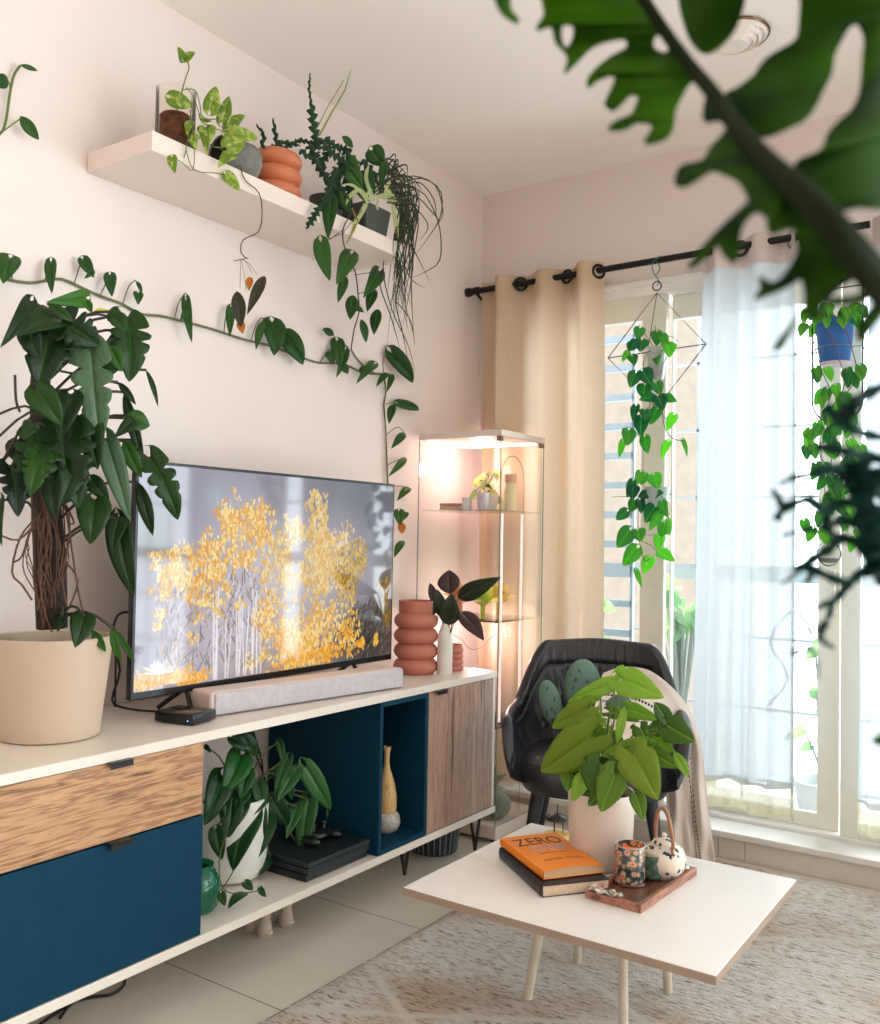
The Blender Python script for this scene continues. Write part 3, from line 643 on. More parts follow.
# plant in white pot in the open bay
c = V((-2.055, 1.935, SB1))
t = thing('potted_philodendron', 'dark leafy philodendron in a white pot inside the open sideboard bay', 'plant', c)
MB().lathe([(0, 0), (.06, 0), (.085, .012), (.1, .04), (.106, .09), (.106, .24), (.101, .24), (.1, .2), (0, .19)], c, 48).build('pot', mat('white_pot', (222, 224, 216), .4), t)
MB().lathe([(0, .215), (.06, .22), (.1, .212)], c, 24).build('soil', mat('soil', (52, 38, 28), .95, var=.4, scale=60, bump=1), t)
phil = leafmat('philodendron_leaf', (12, 46, 20), (44, 104, 40), .28, .22, vein=.35); philg = leafmat('philodendron_gloss', (26, 66, 34), (66, 118, 62), .16, .12, vein=.5)
L1 = MB(); L2 = MB(); S1 = MB(); X0 = -1.98; top = c + V((0, 0, .22))
for bb, tt, w, ti, mm in [((238, 734), (258, 757), 18, .2, 0), ((232, 737), (250, 752), 14, .15, 0), ((241, 755), (222, 795), 26, .7, 0), ((222, 776), (204, 826), 26, .15, 0), ((226, 797), (226, 820), 10, .2, 0), ((216, 830), (222, 860), 15, .25, 0), ((250, 812), (233, 872), 30, .3, 0), ((262, 793), (248, 818), 18, .35, 0), ((268, 816), (254, 862), 18, .2, 0), ((270, 857), (258, 876), 9, .1, 0), ((288, 758), (275, 795), 13, .5, 1), ((279, 742), (284, 766), 8, .4, 0), ((296, 770), (277, 802), 15, .5, 1), ((297, 808), (286, 839), 12, .5, 1), ((306, 767), (331, 810), 19, .75, 1), ((309, 800), (304, 860), 21, .65, 1), ((330, 805), (327, 820), 4, .5, 1), ((305, 858), (299, 872), 5, .6, 0), ((272, 800), (288, 826), 20, .05, 0), ((258, 783), (262, 812), 16, .4, 0), ((240, 800), (224, 840), 22, .15, 0), ((245, 790), (235, 812), 14, .3, 0), ((205, 746), (211, 753), 5, .1, 0), ((232, 800), (229, 838), 22, .2, 0), ((256, 806), (262, 842), 18, .15, 0), ((246, 770), (240, 800), 18, .5, 0), ((285, 775), (292, 800), 12, .4, 0)]:
    B = pleaf(L2 if mm else L1, bb, tt, w, 'heart', ti, .03, .3, .3, .12, wave=.25 if mm else .08, X=X0)
    S1.tube([top + V((ru(-.03, .03), ru(-.03, .03), -.02)), (top + B) / 2 + V((.02, 0, ru(.02, .07))), B], .0026, 5)
for bb, tt, w in [((245, 882), (253, 890), 8), ((260, 888), (266, 897), 6), ((243, 894), (228, 909), 11), ((221, 893), (225, 906), 8)]: pleaf(L1, bb, tt, w, 'heart', .3, .02, X=-1.865)
S1.tube([top + V((.07, -.05, 0)), P(221, 850, X=-1.93), P(220, 880, X=-1.89), P(228, 892, X=-1.865), P(244, 893, X=-1.865), P(262, 890, X=-1.865)], .0018, 5)
S1.tube([P(235, 868, X=-1.95), P(228, 880, X=-1.93), P(221, 890, X=-1.93)], .0018, 5)
L1.build('foliage', phil, t, solid=.0006); L2.build('glossy_foliage', philg, t, solid=.0006); S1.build('stem', mat('olive_stem', (74, 88, 44), .6), t)
# green glass jar
c = V((-1.955, 1.715, SB1))
t = MB().lathe([(0, .001), (.05, .001), (.062, .015), (.066, .05), (.062, .085), (.05, .105), (.046, .108), (.047, .122), (.042, .122), (.042, .106), (.058, .08), (.061, .05), (.057, .018), (0, .008)], c, 40)
tag(t.build('glass_jar', mat('emerald_glass', (40, 165, 120), .08, trans=.75, var=.15, scale=30)), 'emerald green glass jar behind the edge of the blue drawer', 'jar')
# two black power cables hanging behind the bay
t = MB(); t.tube([P(243, 725, X=-2.295), P(262, 770, X=-2.295), P(270, 800, X=-2.295)], .003, 6); t.tube([P(250, 722, X=-2.295), P(262, 762, X=-2.295), P(262, 790, X=-2.295)], .003, 6)
tag(t.build('power_cable', black), 'black cables dropping down the wall behind the bay plant', 'cable')
# game console: three stacked slabs
t = thing('game_console', 'flat black layered games console on the bottom board beside the blue box', 'games console', (-1.93, 2.16, SB1))
pb = mat('console_plastic', (26, 34, 38), .45)
for k, (z0, z1, dx) in enumerate(((.001, .02, .012), (.023, .04, .004), (.043, .058, 0))):
    MB().box(-2.14, -1.836 - dx, 2.035, 2.318, SB1 + z0, SB1 + z1, .002).build('casing', pb, t, smooth=False)
MB().box(-2.12, -1.86, 2.05, 2.30, SB1 + .02, SB1 + .0435, .001).build('core', mat('console_core', (10, 12, 14), .3), t, smooth=False)
# controller / gadget on it
t = thing('game_controller', 'black games controller with green glints on top of the console', 'controller', (-1.96, 2.2, SB1 + .058))
gc = MB(); cz = SB1 + .058
gc.ell((-1.97, 2.2, cz + .022), (.05, .06, .02)); gc.ell((-1.935, 2.15, cz + .017), (.035, .022, .017)); gc.ell((-1.935, 2.25, cz + .017), (.035, .022, .017))
gc.build('body', mat('controller_black', (16, 22, 22), .3), t)
for y in (2.175, 2.225): MB().lathe([(0, cz + .038), (.008, cz + .038), (.006, cz + .052), (.012, cz + .056), (.01, cz + .06), (0, cz + .059)], (-1.95, y, 0), 16).build('thumb_stick', mat('gloss_black', (12, 14, 16), .15), t)
# gourd vase on stone base
c = V((-1.92, 2.505, SB1 + .0175))
t = thing('wooden_vase', 'slim spalted wood vase with a round stone base inside the blue box', 'vase', c)
MB().lathe([(0, 0), (.025, 0), (.042, .012), (.05, .032), (.047, .055), (.036, .07), (0, .072)], c, 40).build('stone_base', mat('speckled_stone', (176, 170, 162), .3, var=.35, scale=120), t)
MB().lathe([(0, .071), (.034, .071), (.037, .085), (.036, .125), (.031, .155), (.022, .185), (.013, .21), (.009, .235), (.010, .26), (.014, .285), (.012, .286), (.007, .262), (0, .25)], c, 40).build('wooden_body', woodmat('spalted_wood', [(70, 46, 26), (206, 164, 104), (214, 176, 118), (196, 150, 90)], 'Z', .4, 2, .35, 3), t)

# under the sideboard
c = V((-2.02, 2.06, 0)); t = MB()
sk = mat('cream_ceramic', (190, 176, 160), .4)
t.ell((c.x, c.y, .105), (.05, .065, .05))
for dx, dy_ in ((.03, -.045), (.03, .045), (-.03, -.04), (-.03, .04)):
    t.lathe([(0, 0), (.02, 0), (.024, .012), (.021, .03), (.017, .05), (.019, .09), (0, .095)], (c.x + dx, c.y + dy_, 0), 20); t.ell((c.x + dx + .012, c.y + dy_, .012), (.016, .018, .012))
tag(t.build('animal_figurine', sk), 'small cream ceramic animal figurine with stubby feet under the sideboard', 'figurine')
c = V((-2.025, 2.95, 0))
t = thing('basket', 'dark ribbed basket standing on the floor below the walnut door', 'basket', c)
MB().lathe([(0, 0), (.084, 0), (.101, .13), (.096, .13), (.08, .01), (0, .01)], c, 36).build('body', mat('dark_basket', (30, 36, 38), .6), t)
rbm = MB()
for k in range(26):
    a = 2 * PI * k / 26; rbm.tube([c + V((.086 * math.cos(a), .086 * math.sin(a), .004)), c + V((.103 * math.cos(a), .103 * math.sin(a), .13))], .0028, 5, 1)
tag(rbm.build('rib', mat('grey_rib', (110, 124, 130), .5), t), 'grey upright ribs', kind='stuff')
MB().tube(circ(c + V((0, 0, .132)), .100, (0, 0, 1), 32), .004, 6, 1, closed=True).build('rim', mat('steel_rim', (150, 160, 165), .3, .6), t)
t = MB(); t.tube([P(60, 1018, Z=.004), P(72, 1003, Z=.004), P(92, 997, Z=.004), P(112, 994, Z=.004), P(124, 985, Z=.004), P(122, 975, Z=.004), P(108, 978, Z=.004)], .004, 6)
t.tube([P(40, 1024, Z=.004), P(72, 1002, Z=.004)], .004, 6, 1)
tag(t.build('floor_cable', black), 'black cable looped on the floor below the blue drawer', 'cable')
t = MB(); t.tube([P(420, 850, X=-2.1), P(432, 851, X=-2.1), P(445, 852, X=-2.1)], .004, 6)
t.tube([P(424, 848, X=-2.12), P(423, 868, X=-2.12)], .004, 6)

# cabinet contents
gx = (GX0 + GX1) / 2
pale = mat('pale_pot', (225, 214, 206), .4)
zs = 1.311
t = thing('cabinet_plant', 'pale trailing plant in a white pot on the upper cabinet shelf', 'plant', (-2.06, 3.36, zs))
MB().lathe([(0, 0), (.035, 0), (.045, .07), (.041, .07), (.03, .01), (0, .01)], (-2.06, 3.36, zs), 24).build('pot', pale, t)
l = MB(); s = MB()
for k in range(26):
    a = ru(0, 6.28); b0 = V((-2.06, 3.36, zs + .07)); e = b0 + V((math.cos(a) * ru(.02, .08), math.sin(a) * ru(.01, .05), ru(-.02, .1))); s.tube([b0, (b0 + e) / 2 + V((0, 0, .03)), e], .0015, 4, 2); leaf(l, e, e + V((math.cos(a) * .03, math.sin(a) * .03, ru(-.045, .0))), .022, tint=rnd())
l.build('foliage', leafmat('grey_green_leaf', (150, 158, 130), (196, 196, 170), .5, .3, vein=.2), t); s.build('stem', mat('olive_stem', (74, 88, 44), .6), t)
_G = None
def cup(x, y, z, r, h, m, name, label, cat='cup'):
    tag(MB().lathe([(0, 0), (r * .8, 0), (r * .85, .003), (r, h), (r * .93, h), (r * .78, .006), (0, .006)], (x, y, z), 28).build(name, m), label, cat)
cup(-1.985, 3.2, zs, .026, .07, mat('lilac_cup', (214, 204, 214), .4), 'tumbler', 'pale lilac tumbler at the front of the upper cabinet shelf')
cup(-2.055, 3.19, zs, .022, .05, mat('white_cup', (228, 222, 218), .4), 'cup', 'little white cup between the tumbler and the pink tins')
for k in range(2):
    tag(MB().box(-2.18, -2.09, 3.17, 3.21, zs + .001 + k * .014, zs + .013 + k * .014, .002).build('tin', mat('pink_tin%d' % k, [(206, 170, 156), (190, 140, 128)][k], .5), smooth=False), ['lower of two small pink brown tins stacked on the upper cabinet shelf', 'upper of two small pink brown tins stacked on the upper cabinet shelf'][k], 'tin', 'pink brown tins in the cabinet')
t = thing('salmon_bottle', 'salmon capped bottle at the right of the upper cabinet shelf', 'bottle', (-1.915, 3.3, zs)); MB().lathe([(0, 0), (.024, 0), (.026, .08), (.02, .1), (.02, .115), (0, .115)], (-1.915, 3.3, zs), 24).build('body', mat('cream_bottle', (232, 214, 170), .4), t); MB().lathe([(0, .116), (.024, .116), (.024, .15), (0, .15)], (-1.915, 3.3, zs), 24).build('cap', mat('salmon', (226, 160, 136), .5), t)
zs = .866
for x, y, r, col, lab in ((-2.12, 3.25, .06, (232, 176, 160), 'round pink paper blossom on the middle cabinet shelf'), (-1.99, 3.22, .055, (222, 224, 130), 'yellow green paper blossom on the middle cabinet shelf'), (-2.0, 3.36, .06, (236, 210, 150), 'pale orange paper blossom behind the yellow green one')):
    m_ = MB()
    for k in range(16):
        a = k * 2.4; el = .2 + .07 * k; d0 = V((math.cos(a) * math.cos(el), math.sin(a) * math.cos(el), math.sin(el))); c0 = V((x, y, zs + .05)); leaf(m_, c0 + d0 * .01, c0 + d0 * r * 1.6, r * 1.0, nrm=V((0, 0, 1)), kind='lance', tint=rnd())
    m_.tube([(x, y, zs + .001), (x, y, zs + .06)], .01, 8, 1)
    tag(m_.build('paper_flower', leafmat('paper%d' % int(col[2]), tuple(int(v * .9) for v in col), col, .7, .3, vein=.1)), lab, 'paper flower', 'paper blossoms in the cabinet')
# arch in cabinet
t = thing('wire_arch', 'tall narrow arch of thin metal with pale tubes inside the glass cabinet', 'arch ornament', (-1.93, 3.33, .06))
ay0, ay1 = 3.24, 3.43; ax = -1.925
pts = [(ax, ay0, .06), (ax, ay0, 1.44)] + [(ax, (ay0 + ay1) / 2 - math.cos(PI * k / 10) * (ay1 - ay0) / 2, 1.44 + math.sin(PI * k / 10) * .1) for k in range(11)] + [(ax, ay1, 1.44), (ax, ay1, .06)]
MB().tube(pts, .0018, 6, 1).build('wire', mat('bronze_wire', (150, 128, 104), .4, .6), t)
for y in (ay0 + .012, ay1 - .012): MB().lathe([(0, .45), (.006, .451), (.006, 1.299), (0, 1.30)], (ax, y, 0), 16).build('tube', mat('white_tube', (236, 232, 228), .3, emit=(255, 214, 204), estr=LED), t)
c = V((-1.98, 3.3, .061))
t = thing('cabinet_cactus', 'grey green knobbly round plant at the bottom of the glass cabinet', 'plant', c)
m_ = MB(); m_.ell(c + V((.045, -.03, .055)), (.055, .055, .055)); m_.ell(c + V((-.04, .02, .06)), (.06, .06, .06)); m_.ell(c + V((-.06, -.05, .09)), (.04, .04, .05)); m_.build('body', mat('grey_green', (120, 138, 124), .8, var=.2, scale=40, bump=.8), t)
l = MB()
for k in range(30):
    a = ru(0, 6.28); e = ru(.2, 1.5); d0 = V((math.cos(a) * math.cos(e), math.sin(a) * math.cos(e), math.sin(e))); b0 = c + V((-.05, 0, .09)); leaf(l, b0 + d0 * .03, b0 + d0 * ru(.08, .13), .03, tint=rnd())
l.build('foliage', leafmat('grey_leaf', (96, 112, 100), (150, 165, 146), .5, .2, vein=.2), t)

# ================================================================= WALL SHELF
HZ0, HZ1, HX, HY0, HY1 = 2.214, 2.269, -2.03, 1.566, 2.72
tag(MB().box(WX + .001, HX, HY0, HY1, HZ0, HZ1, .002).build('wall_shelf', mat('shelf_white', (232, 218, 208), .4, var=.01), smooth=False), 'long white floating shelf high on the left wall holding pots', 'shelf')
# jar of soil with pothos
poth = leafmat('variegated_pothos_leaf', (70, 108, 28), (140, 168, 62), .35, .3, variegated=.45, vein=.3); gstem = mat('green_stem', (96, 116, 54), .6)
c = V((-2.12, 1.715, HZ1))
t = thing('glass_jar_planter', 'clear glass jar of brown bark with a variegated vine on the shelf end', 'plant', c)
MB().lathe([(0, .001), (.054, .001), (.056, .006), (.056, .19), (.0545, .191), (.053, .19), (.053, .006), (0, .005)], c, 40).build('jar', thin_glass('jar_glass', (.98, .97, .94), .9), t)
MB().lathe([(0, .006), (.0525, .006), (.0525, .105), (.04, .118), (.02, .108), (0, .12)], c, 40).build('bark', mat('bark_mix', (96, 52, 30), .9, var=.7, scale=55, bump=1, bscale=60), t)
l = MB(); s = MB(); XS = -2.06
for bb, tt, w, ti in [((183, 60), (177, 46), 8, .4), ((184, 60), (195, 52), 7, .5), ((170, 97), (193, 106), 14, .5), ((210, 111), (216, 86), 14, .6), ((222, 122), (229, 96), 12, .3), ((205, 118), (202, 124), 12, .3), ((228, 130), (245, 115), 12, .6), ((228, 134), (258, 139), 13, .9), ((226, 148), (245, 142), 18, .9), ((232, 155), (218, 168), 12, .7), ((206, 127), (209, 144), 16, .95), ((203, 130), (207, 156), 8, .4), ((172, 157), (175, 174), 9, .6), ((226, 174), (240, 191), 11, .8), ((190, 122), (187, 136), 8, .6), ((196, 134), (190, 142), 9, .8), ((192, 140), (196, 150), 8, .6), ((180, 100), (176, 92), 7, .2)]:
    B = pleaf(l, bb, tt, w, 'heart', ti, .02, .3, X=XS if tt[1] < 145 else -2.012)
s.tube([c + V((0, 0, .12)), P(185, 80, X=XS), P(189, 68, X=XS), P(187, 60, X=XS)], .0018, 5)
s.tube([P(182, 90, X=XS), P(195, 90, X=XS), P(200, 105, X=XS), P(203, 118, X=XS), P(220, 119, X=XS)], .0016, 5)
s.tube([P(186, 88, X=XS), P(192, 95, X=XS), P(190, 120, X=-2.02), P(188, 140, X=-2.02), P(184, 158, X=-2.02)], .0014, 5)
s.tube([P(195, 100, X=XS), P(205, 124, X=XS), P(228, 132, X=XS)], .0014, 5); s.tube([P(205, 140, X=XS), P(215, 147, X=XS), P(226, 147, X=XS)], .0014, 5)
s.tube([P(190, 110, X=XS), P(194, 140, X=-2.02), P(193, 170, X=-2.015), P(183, 163, X=-2.015), P(173, 157, X=-2.015)], .0014, 5)
s.tube([P(186, 150, X=-2.02), P(194, 170, X=-2.015), P(215, 173, X=-2.015), P(226, 175, X=-2.015)], .0014, 5)
l.build('foliage', poth, t, solid=.0005); s.build('stem', gstem, t)
# toppled ribbed grey pot
c = P(224, 146, X=-2.10); 
rr = .062; c.z = HZ1 + rr + .001
t = thing('ribbed_pot', 'grey ribbed pot lying on its side on the shelf', 'pot', (c.x, c.y, HZ1))
Mx = Matrix(((1, 0, 0), (0, 0, 1), (0, -1, 0))).to_4x4()      # lathe axis -> +Y
pr = [(.048, -.012), (.052, -.015)]; 
for k in range(15): pr += [(.052 + .008 * k / 15, -.012 + .105 * k / 15), (.0552 + .0065 * k / 15, -.0085 + .105 * k / 15), (.0552 + .0065 * k / 15, -.0075 + .105 * k / 15)]
pr += [(rr - .003, .097), (.052, .108), (0, .108)]
MB().lathe(pr, c, 44, M=Mx).build('body', mat('grey_ribbed', (122, 122, 116), .7, var=.15, scale=40), t)
MB().lathe([(0, -.0), (.049, -.006)], c, 32, M=Mx).build('soil', mat('dark_soil', (44, 40, 36), .95, var=.3, scale=50), t)
MB().lathe([(0, .109), (.04, .109), (.04, .112), (0, .112)], c, 24, M=Mx)
s = MB(); lf = MB()
s.tube([P(240, 165, X=-2.03), P(245, 180, X=-2.02), P(259, 193, X=-2.02), P(262, 215, X=-2.02), P(258, 232, X=-2.02), P(243, 240, X=-2.02), P(241, 252, X=-2.02), P(246, 258, X=-2.03)], .0019, 5)
for q in ((252, 273), (257, 275), (246, 290), (240, 288)): s.tube([P(241, 259, X=-2.03), P((241 + q[0]) / 2, (258 + q[1]) / 2 - 3, X=-2.03), P(*q, X=-2.03)], .0009, 4)
s.tube([P(234, 261, X=-2.03), P(248, 258, X=-2.03)], .0014, 4)
s.build('dry_vine', mat('dry_vine', (92, 72, 52), .7), t)
for bb, tt, w, o_ in (((265, 276), (247, 315), 10, 0), ((237, 291), (241, 328), 13, 0), ((250, 277), (249, 291), 7, 1), ((240, 320), (243, 334), 8, 1)):
    lf = MB(); pleaf(lf, bb, tt, w, 'lance', .4, .01 + .005 * o_, .2, .5, X=-2.03)
    q_ = lf.build('withered_leaf', leafmat('withered_orange', (170, 90, 34), (206, 130, 60), .6, .2, vein=.2) if o_ else leafmat('withered_dark', (40, 44, 34), (70, 62, 40), .5, .1, vein=.3), t)
    if o_: tag(q_, 'orange brown withered tip')
# terracotta ring pot with fishbone cactus
c = V((-2.13, 2.125, HZ1))
t = thing('ringed_cactus_pot', 'orange terracotta pot of three rings with a zigzag cactus on the shelf', 'plant', c)
MB().lathe(rings(3, .087, .155, .02), c, 48).build('pot', mat('orange_terracotta', (200, 116, 80), .5, var=.06), t)
MB().lathe([(0, .135), (.06, .135)], c, 24).build('soil', mat('soil', (52, 38, 28), .95), t)
fb = leafmat('fishbone_leaf', (14, 44, 28), (40, 84, 44), .4, .15, vein=.1); l = MB()
nr = V((1, -.8, -.2)).normalized()
def FB(pts, w, X=-2.1, ti=.3, mb=None):
    q = [P(*p, X=X) for p in pts]; fishbone(mb or l, q, w * (q[0] - CAM).length / F, nr, 6.5 * (q[0] - CAM).length / F, ti)
for a in ([(285, 150), (276, 140), (273, 118)], [(262, 148), (264, 135), (256, 124)], [(285, 148), (300, 140), (312, 143), (322, 140)], [(270, 148), (285, 142), (300, 146)]): FB(a, 6, -2.1)
l.build('zigzag_stems', fb, t, solid=.002)
# hanging philodendron + fishbone in nursery pot, behind
c = V((-2.15, 2.40, HZ1))
t = thing('fishbone_cactus', 'bushy dark zigzag fishbone cactus with green trailing leaves at the shelf middle', 'plant', c)
MB().lathe([(0, 0), (.05, 0), (.062, .1), (.058, .1), (.045, .01), (0, .01)], c, 28).build('pot', mat('pot_charcoal', (62, 64, 62), .6), t)
l = MB(); XF = -2.06
for a, w in [([(320, 150), (314, 130), (312, 112), (311, 100)], 11), ([(311, 102), (309, 90), (310, 73)], 3), ([(310, 145), (316, 160), (326, 178), (340, 190)], 12), ([(322, 140), (330, 152), (345, 162), (350, 175)], 11), ([(325, 138), (338, 148), (352, 150)], 9), ([(345, 160), (335, 180), (338, 200), (345, 212)], 12), ([(340, 165), (352, 180), (350, 200)], 12), ([(330, 150), (322, 162), (318, 172)], 10), ([(350, 165), (362, 175), (370, 190)], 12), ([(355, 160), (345, 175), (352, 195)], 12), ([(326, 180), (340, 186), (352, 205)], 10), ([(338, 172), (330, 190), (330, 205)], 11), ([(300, 150), (310, 158), (320, 152)], 8), ([(345, 150), (356, 166), (352, 186)], 12), ([(362, 160), (372, 172), (378, 186)], 11)]: FB(a, w, XF + ru(-.04, .03), ru(.05, .6), l)
FB([(337, 168), (330, 188), (320, 207), (306, 229)], 9, -2.0, .3, l)
l.build('zigzag_stems', fb, t, solid=.002)
l = MB(); s = MB(); vine = leafmat('vine_leaf', (22, 66, 26), (74, 124, 54), .35, .25, vein=.3)
for bb, tt, w, X in [((331, 200), (328, 240), 14, -2.02), ((321, 242), (330, 281), 16, -2.01), ((351, 254), (336, 285), 17, -2.05), ((346, 276), (338, 303), 9, -2.08), ((379, 271), (363, 298), 15, -2.12), ((375, 289), (367, 312), 10, -2.14), ((353, 295), (350, 320), 12, -2.14), ((378, 309), (374, 335), 11, -2.15), ((361, 319), (366, 343), 8, -2.17), ((364, 312), (348, 309), 7, -2.1), ((356, 178), (368, 204), 14, -2.06), ((372, 150), (383, 166), 18, -2.08), ((342, 136), (353, 148), 7, -2.06), ((350, 172), (362, 188), 16, -2.04), ((347, 160), (357, 178), 16, -2.05), ((341, 190), (350, 212), 10, -2.04), ((366, 168), (374, 196), 9, -2.03), ((385, 160), (380, 188), 8, -2.05)]:
    pleaf(l, bb, tt, w, 'heart' if w > 13 else 'lance', ru(.1, .5), .015, .3, X=X)
s.tube([P(352, 200, X=-2.06), P(351, 213, X=-2.03), P(343, 229, X=-2.015), P(345, 249, X=-2.04), P(355, 271, X=-2.08), P(358, 294, X=-2.12), P(359, 312, X=-2.16), P(354, 330, X=-2.22), P(351, 349, X=-2.28)], .0024, 6)
for q, q2, X in [((344, 229), (329, 240), -2.02), ((345, 232), (321, 242), -2.02), ((355, 275), (379, 271), -2.1), ((358, 294), (375, 289), -2.13), ((352, 205), (372, 200), -2.03), ((344, 231), (362, 210), -2.02), ((353, 262), (347, 276), -2.07)]: s.tube([P(*q, X=X), P(*q2, X=X)], .0014, 5, 1)
l.build('foliage', vine, t, solid=.0005); s.build('stem', mat('dark_stem', (66, 56, 44), .6), t)
y_ = MB(); strip(y_, [P(352, 208, X=-2.03), P(357, 220, X=-2.02), P(351, 235, X=-2.02), P(346, 244, X=-2.02)], [.006, .01, .008, .002], nr, .4); tag(y_.build('pale_leaf', leafmat('yellowing', (120, 120, 70), (170, 150, 90), .5, .3, vein=.2), t), 'yellowing narrow leaf')
sp_ = MB(); pale_s = leafmat('pale_blade', (120, 132, 70), (160, 166, 100), .5, .3, vein=.1)
for a, w in [([(319, 136), (332, 112), (345, 90), (353, 62)], 2.4), ([(316, 130), (328, 106), (344, 80)], 1.4)]:
    q = [P(*p, X=-2.08) for p in a]; strip(sp_, q, [w * .0027 * k for k in (1, 1, .8, .2)[:len(q)]], nr, .5)
sp_.build('grass_blade', pale_s, t)
# spider-like pale leaves + grassy plant in square dark pot
c = V((-2.14, 2.585, HZ1))
t = thing('grass_plant', 'trailing grass like plant in a dark grey square pot at the shelf end', 'plant', c)
pm = MB(); b = bmesh.new(); bmesh.ops.create_cube(b, size=1)
for v in b.verts: k = 1 if v.co.z > 0 else .82; v.co = V((v.co.x * .15 * k, v.co.y * .15 * k, v.co.z * .115 + .0585))
bmesh.ops.bevel(b, geom=b.edges[:], offset=.004, segments=2, affect='EDGES'); pm.bm(b, 0, Matrix.Translation(c)); pm.build('pot', mat('slate_pot', (70, 76, 70), .6, var=.1), t)
g_ = MB(); gd = leafmat('grass_dark', (26, 40, 26), (70, 82, 50), .45, .15, vein=.1)
def blade(a, w, X=-2.06, mb=None, ti=None):
    q = [P(p[0], p[1], X=X) for p in a]
    mb_ = mb or g_; n = 14; pts = []
    for i in range(n + 1):
        f = i / n * (len(q) - 1); k = min(int(f), len(q) - 2); u = f - k; p0 = q[max(k - 1, 0)]; p1 = q[k]; p2 = q[k + 1]; p3 = q[min(k + 2, len(q) - 1)]
        pts.append(.5 * ((2 * p1) + (p2 - p0) * u + (2 * p0 - 5 * p1 + 4 * p2 - p3) * u * u + (3 * p1 - p0 - 3 * p2 + p3) * u ** 3))
    strip(mb_, pts, [w * .0028 * min(1, (n - i) / 5 + .15) for i in range(n + 1)], nr, rnd() if ti is None else ti)
for a in [[(393, 190), (410, 176), (435, 185), (443, 212), (438, 224)], [(395, 186), (420, 178), (440, 190), (441, 215), (430, 235), (415, 255)], [(396, 192), (418, 182), (434, 200), (436, 220)], [(398, 195), (420, 190), (436, 215), (441, 240), (439, 262), (425, 272), (412, 278)], [(395, 200), (415, 196), (432, 212), (440, 222)], [(385, 162), (390, 158), (395, 154), (396, 165)], [(394, 200), (412, 205), (428, 225), (420, 240)], [(392, 200), (404, 215), (412, 245), (418, 258), (430, 282)], [(400, 210), (405, 240), (404, 262), (412, 280), (425, 288)], [(392, 182), (400, 172), (404, 168)], [(398, 175), (412, 178), (423, 192)]]: blade(a, 1.7, ru(-2.1, -2.0))
for k in range(44):
    x0 = ru(386, 400); y0 = ru(176, 205); x1 = ru(396, 420); x2 = ru(392, 412); x3 = ru(386, 415); yy = ru(250, 350)
    blade([(x0, y0), (x1, y0 + ru(0, 18)), (x2 + 2, (y0 + yy) / 2), (x3, yy)], ru(1.1, 2), ru(-2.12, -1.99))
for a in [[(388, 250), (383, 270), (392, 310), (408, 345), (415, 372)], [(384, 268), (380, 285), (392, 320), (400, 350)], [(395, 300), (410, 320), (415, 345)], [(404, 260), (396, 300), (402, 330), (408, 360)]]: blade(a, 1.5, -2.1)
for k in range(14): blade([(ru(372, 396), ru(190, 200)), (ru(376, 398), ru(170, 185)), (ru(385, 405), ru(158, 176)), (ru(390, 412), ru(165, 190))], 2.2, ru(-2.12, -2.03))
g_.build('blades', gd, t)
wv = MB(); wl = leafmat('striped_blade', (140, 158, 96), (206, 214, 168), .45, .35, vein=.5)
for a, w in [([(372, 196), (366, 178), (369, 165)], 5), ([(368, 200), (360, 190), (350, 196), (346, 205)], 5), ([(370, 200), (380, 196), (392, 195), (398, 205)], 5), ([(366, 204), (362, 212), (356, 222), (354, 232)], 6), ([(368, 204), (364, 196), (354, 186), (344, 184)], 4), ([(388, 190), (392, 200), (396, 225), (398, 238)], 6), ([(378, 200), (377, 206), (378, 210)], 3), ([(384, 200), (386, 190), (390, 180)], 4), ([(366, 196), (372, 186), (370, 172)], 4)]: blade(a, w, -2.02, wv, .6)
tag(wv.build('striped_blades', wl, t), 'pale cream striped narrow blades')

# ================================================================= WALL VINE
t = thing('climbing_vine', 'long pothos vine trained along the left wall above the television', 'vine', (-2.32, 2.0, 1.0))
s = MB(); l = MB(); XW = WX + .008
path = [(-30, 268), (0, 275), (10, 280), (30, 283), (45, 281), (60, 279), (72, 283), (80, 287), (100, 296), (122, 304), (140, 314), (160, 316), (178, 320), (197, 325), (215, 330), (236, 337), (254, 342), (275, 347), (300, 357), (320, 363), (343, 364), (364, 373), (383, 374)]
s.tube([P(*p, X=XW) for p in path], .0042, 6)
s.tube([P(*p, X=XW) for p in [(383, 374), (386, 390), (384, 404), (385, 420), (386, 436), (387, 465), (388, 485), (390, 510), (391, 540)]], .0032, 6)
s.tube([P(*p, X=XW) for p in [(351, 349), (358, 360), (372, 372), (385, 376)]], .003, 6); s.tube([P(*p, X=XW) for p in [(320, 362), (330, 350), (345, 345), (350, 352)]], .0022, 6)
for a in [[(12, 281), (12, 268), (11, 258)], [(45, 281), (48, 268), (50, 263)], [(74, 284), (79, 268), (82, 259)], [(100, 296), (106, 283), (109, 276)], [(123, 303), (129, 286), (136, 280)], [(175, 317), (179, 302), (184, 296), (187, 298)], [(224, 332), (226, 316), (231, 307)], [(251, 341), (256, 325), (262, 318), (264, 321)], [(386, 404), (398, 402), (408, 404)], [(387, 434), (398, 427), (405, 434)], [(387, 465), (398, 460), (406, 459)], [(390, 487), (400, 486), (409, 488)], [(322, 330), (332, 332), (335, 342)], [(384, 376), (383, 360), (389, 352)]]:
    s.tube([P(*p, X=XW + .012) for p in a], .002, 5)
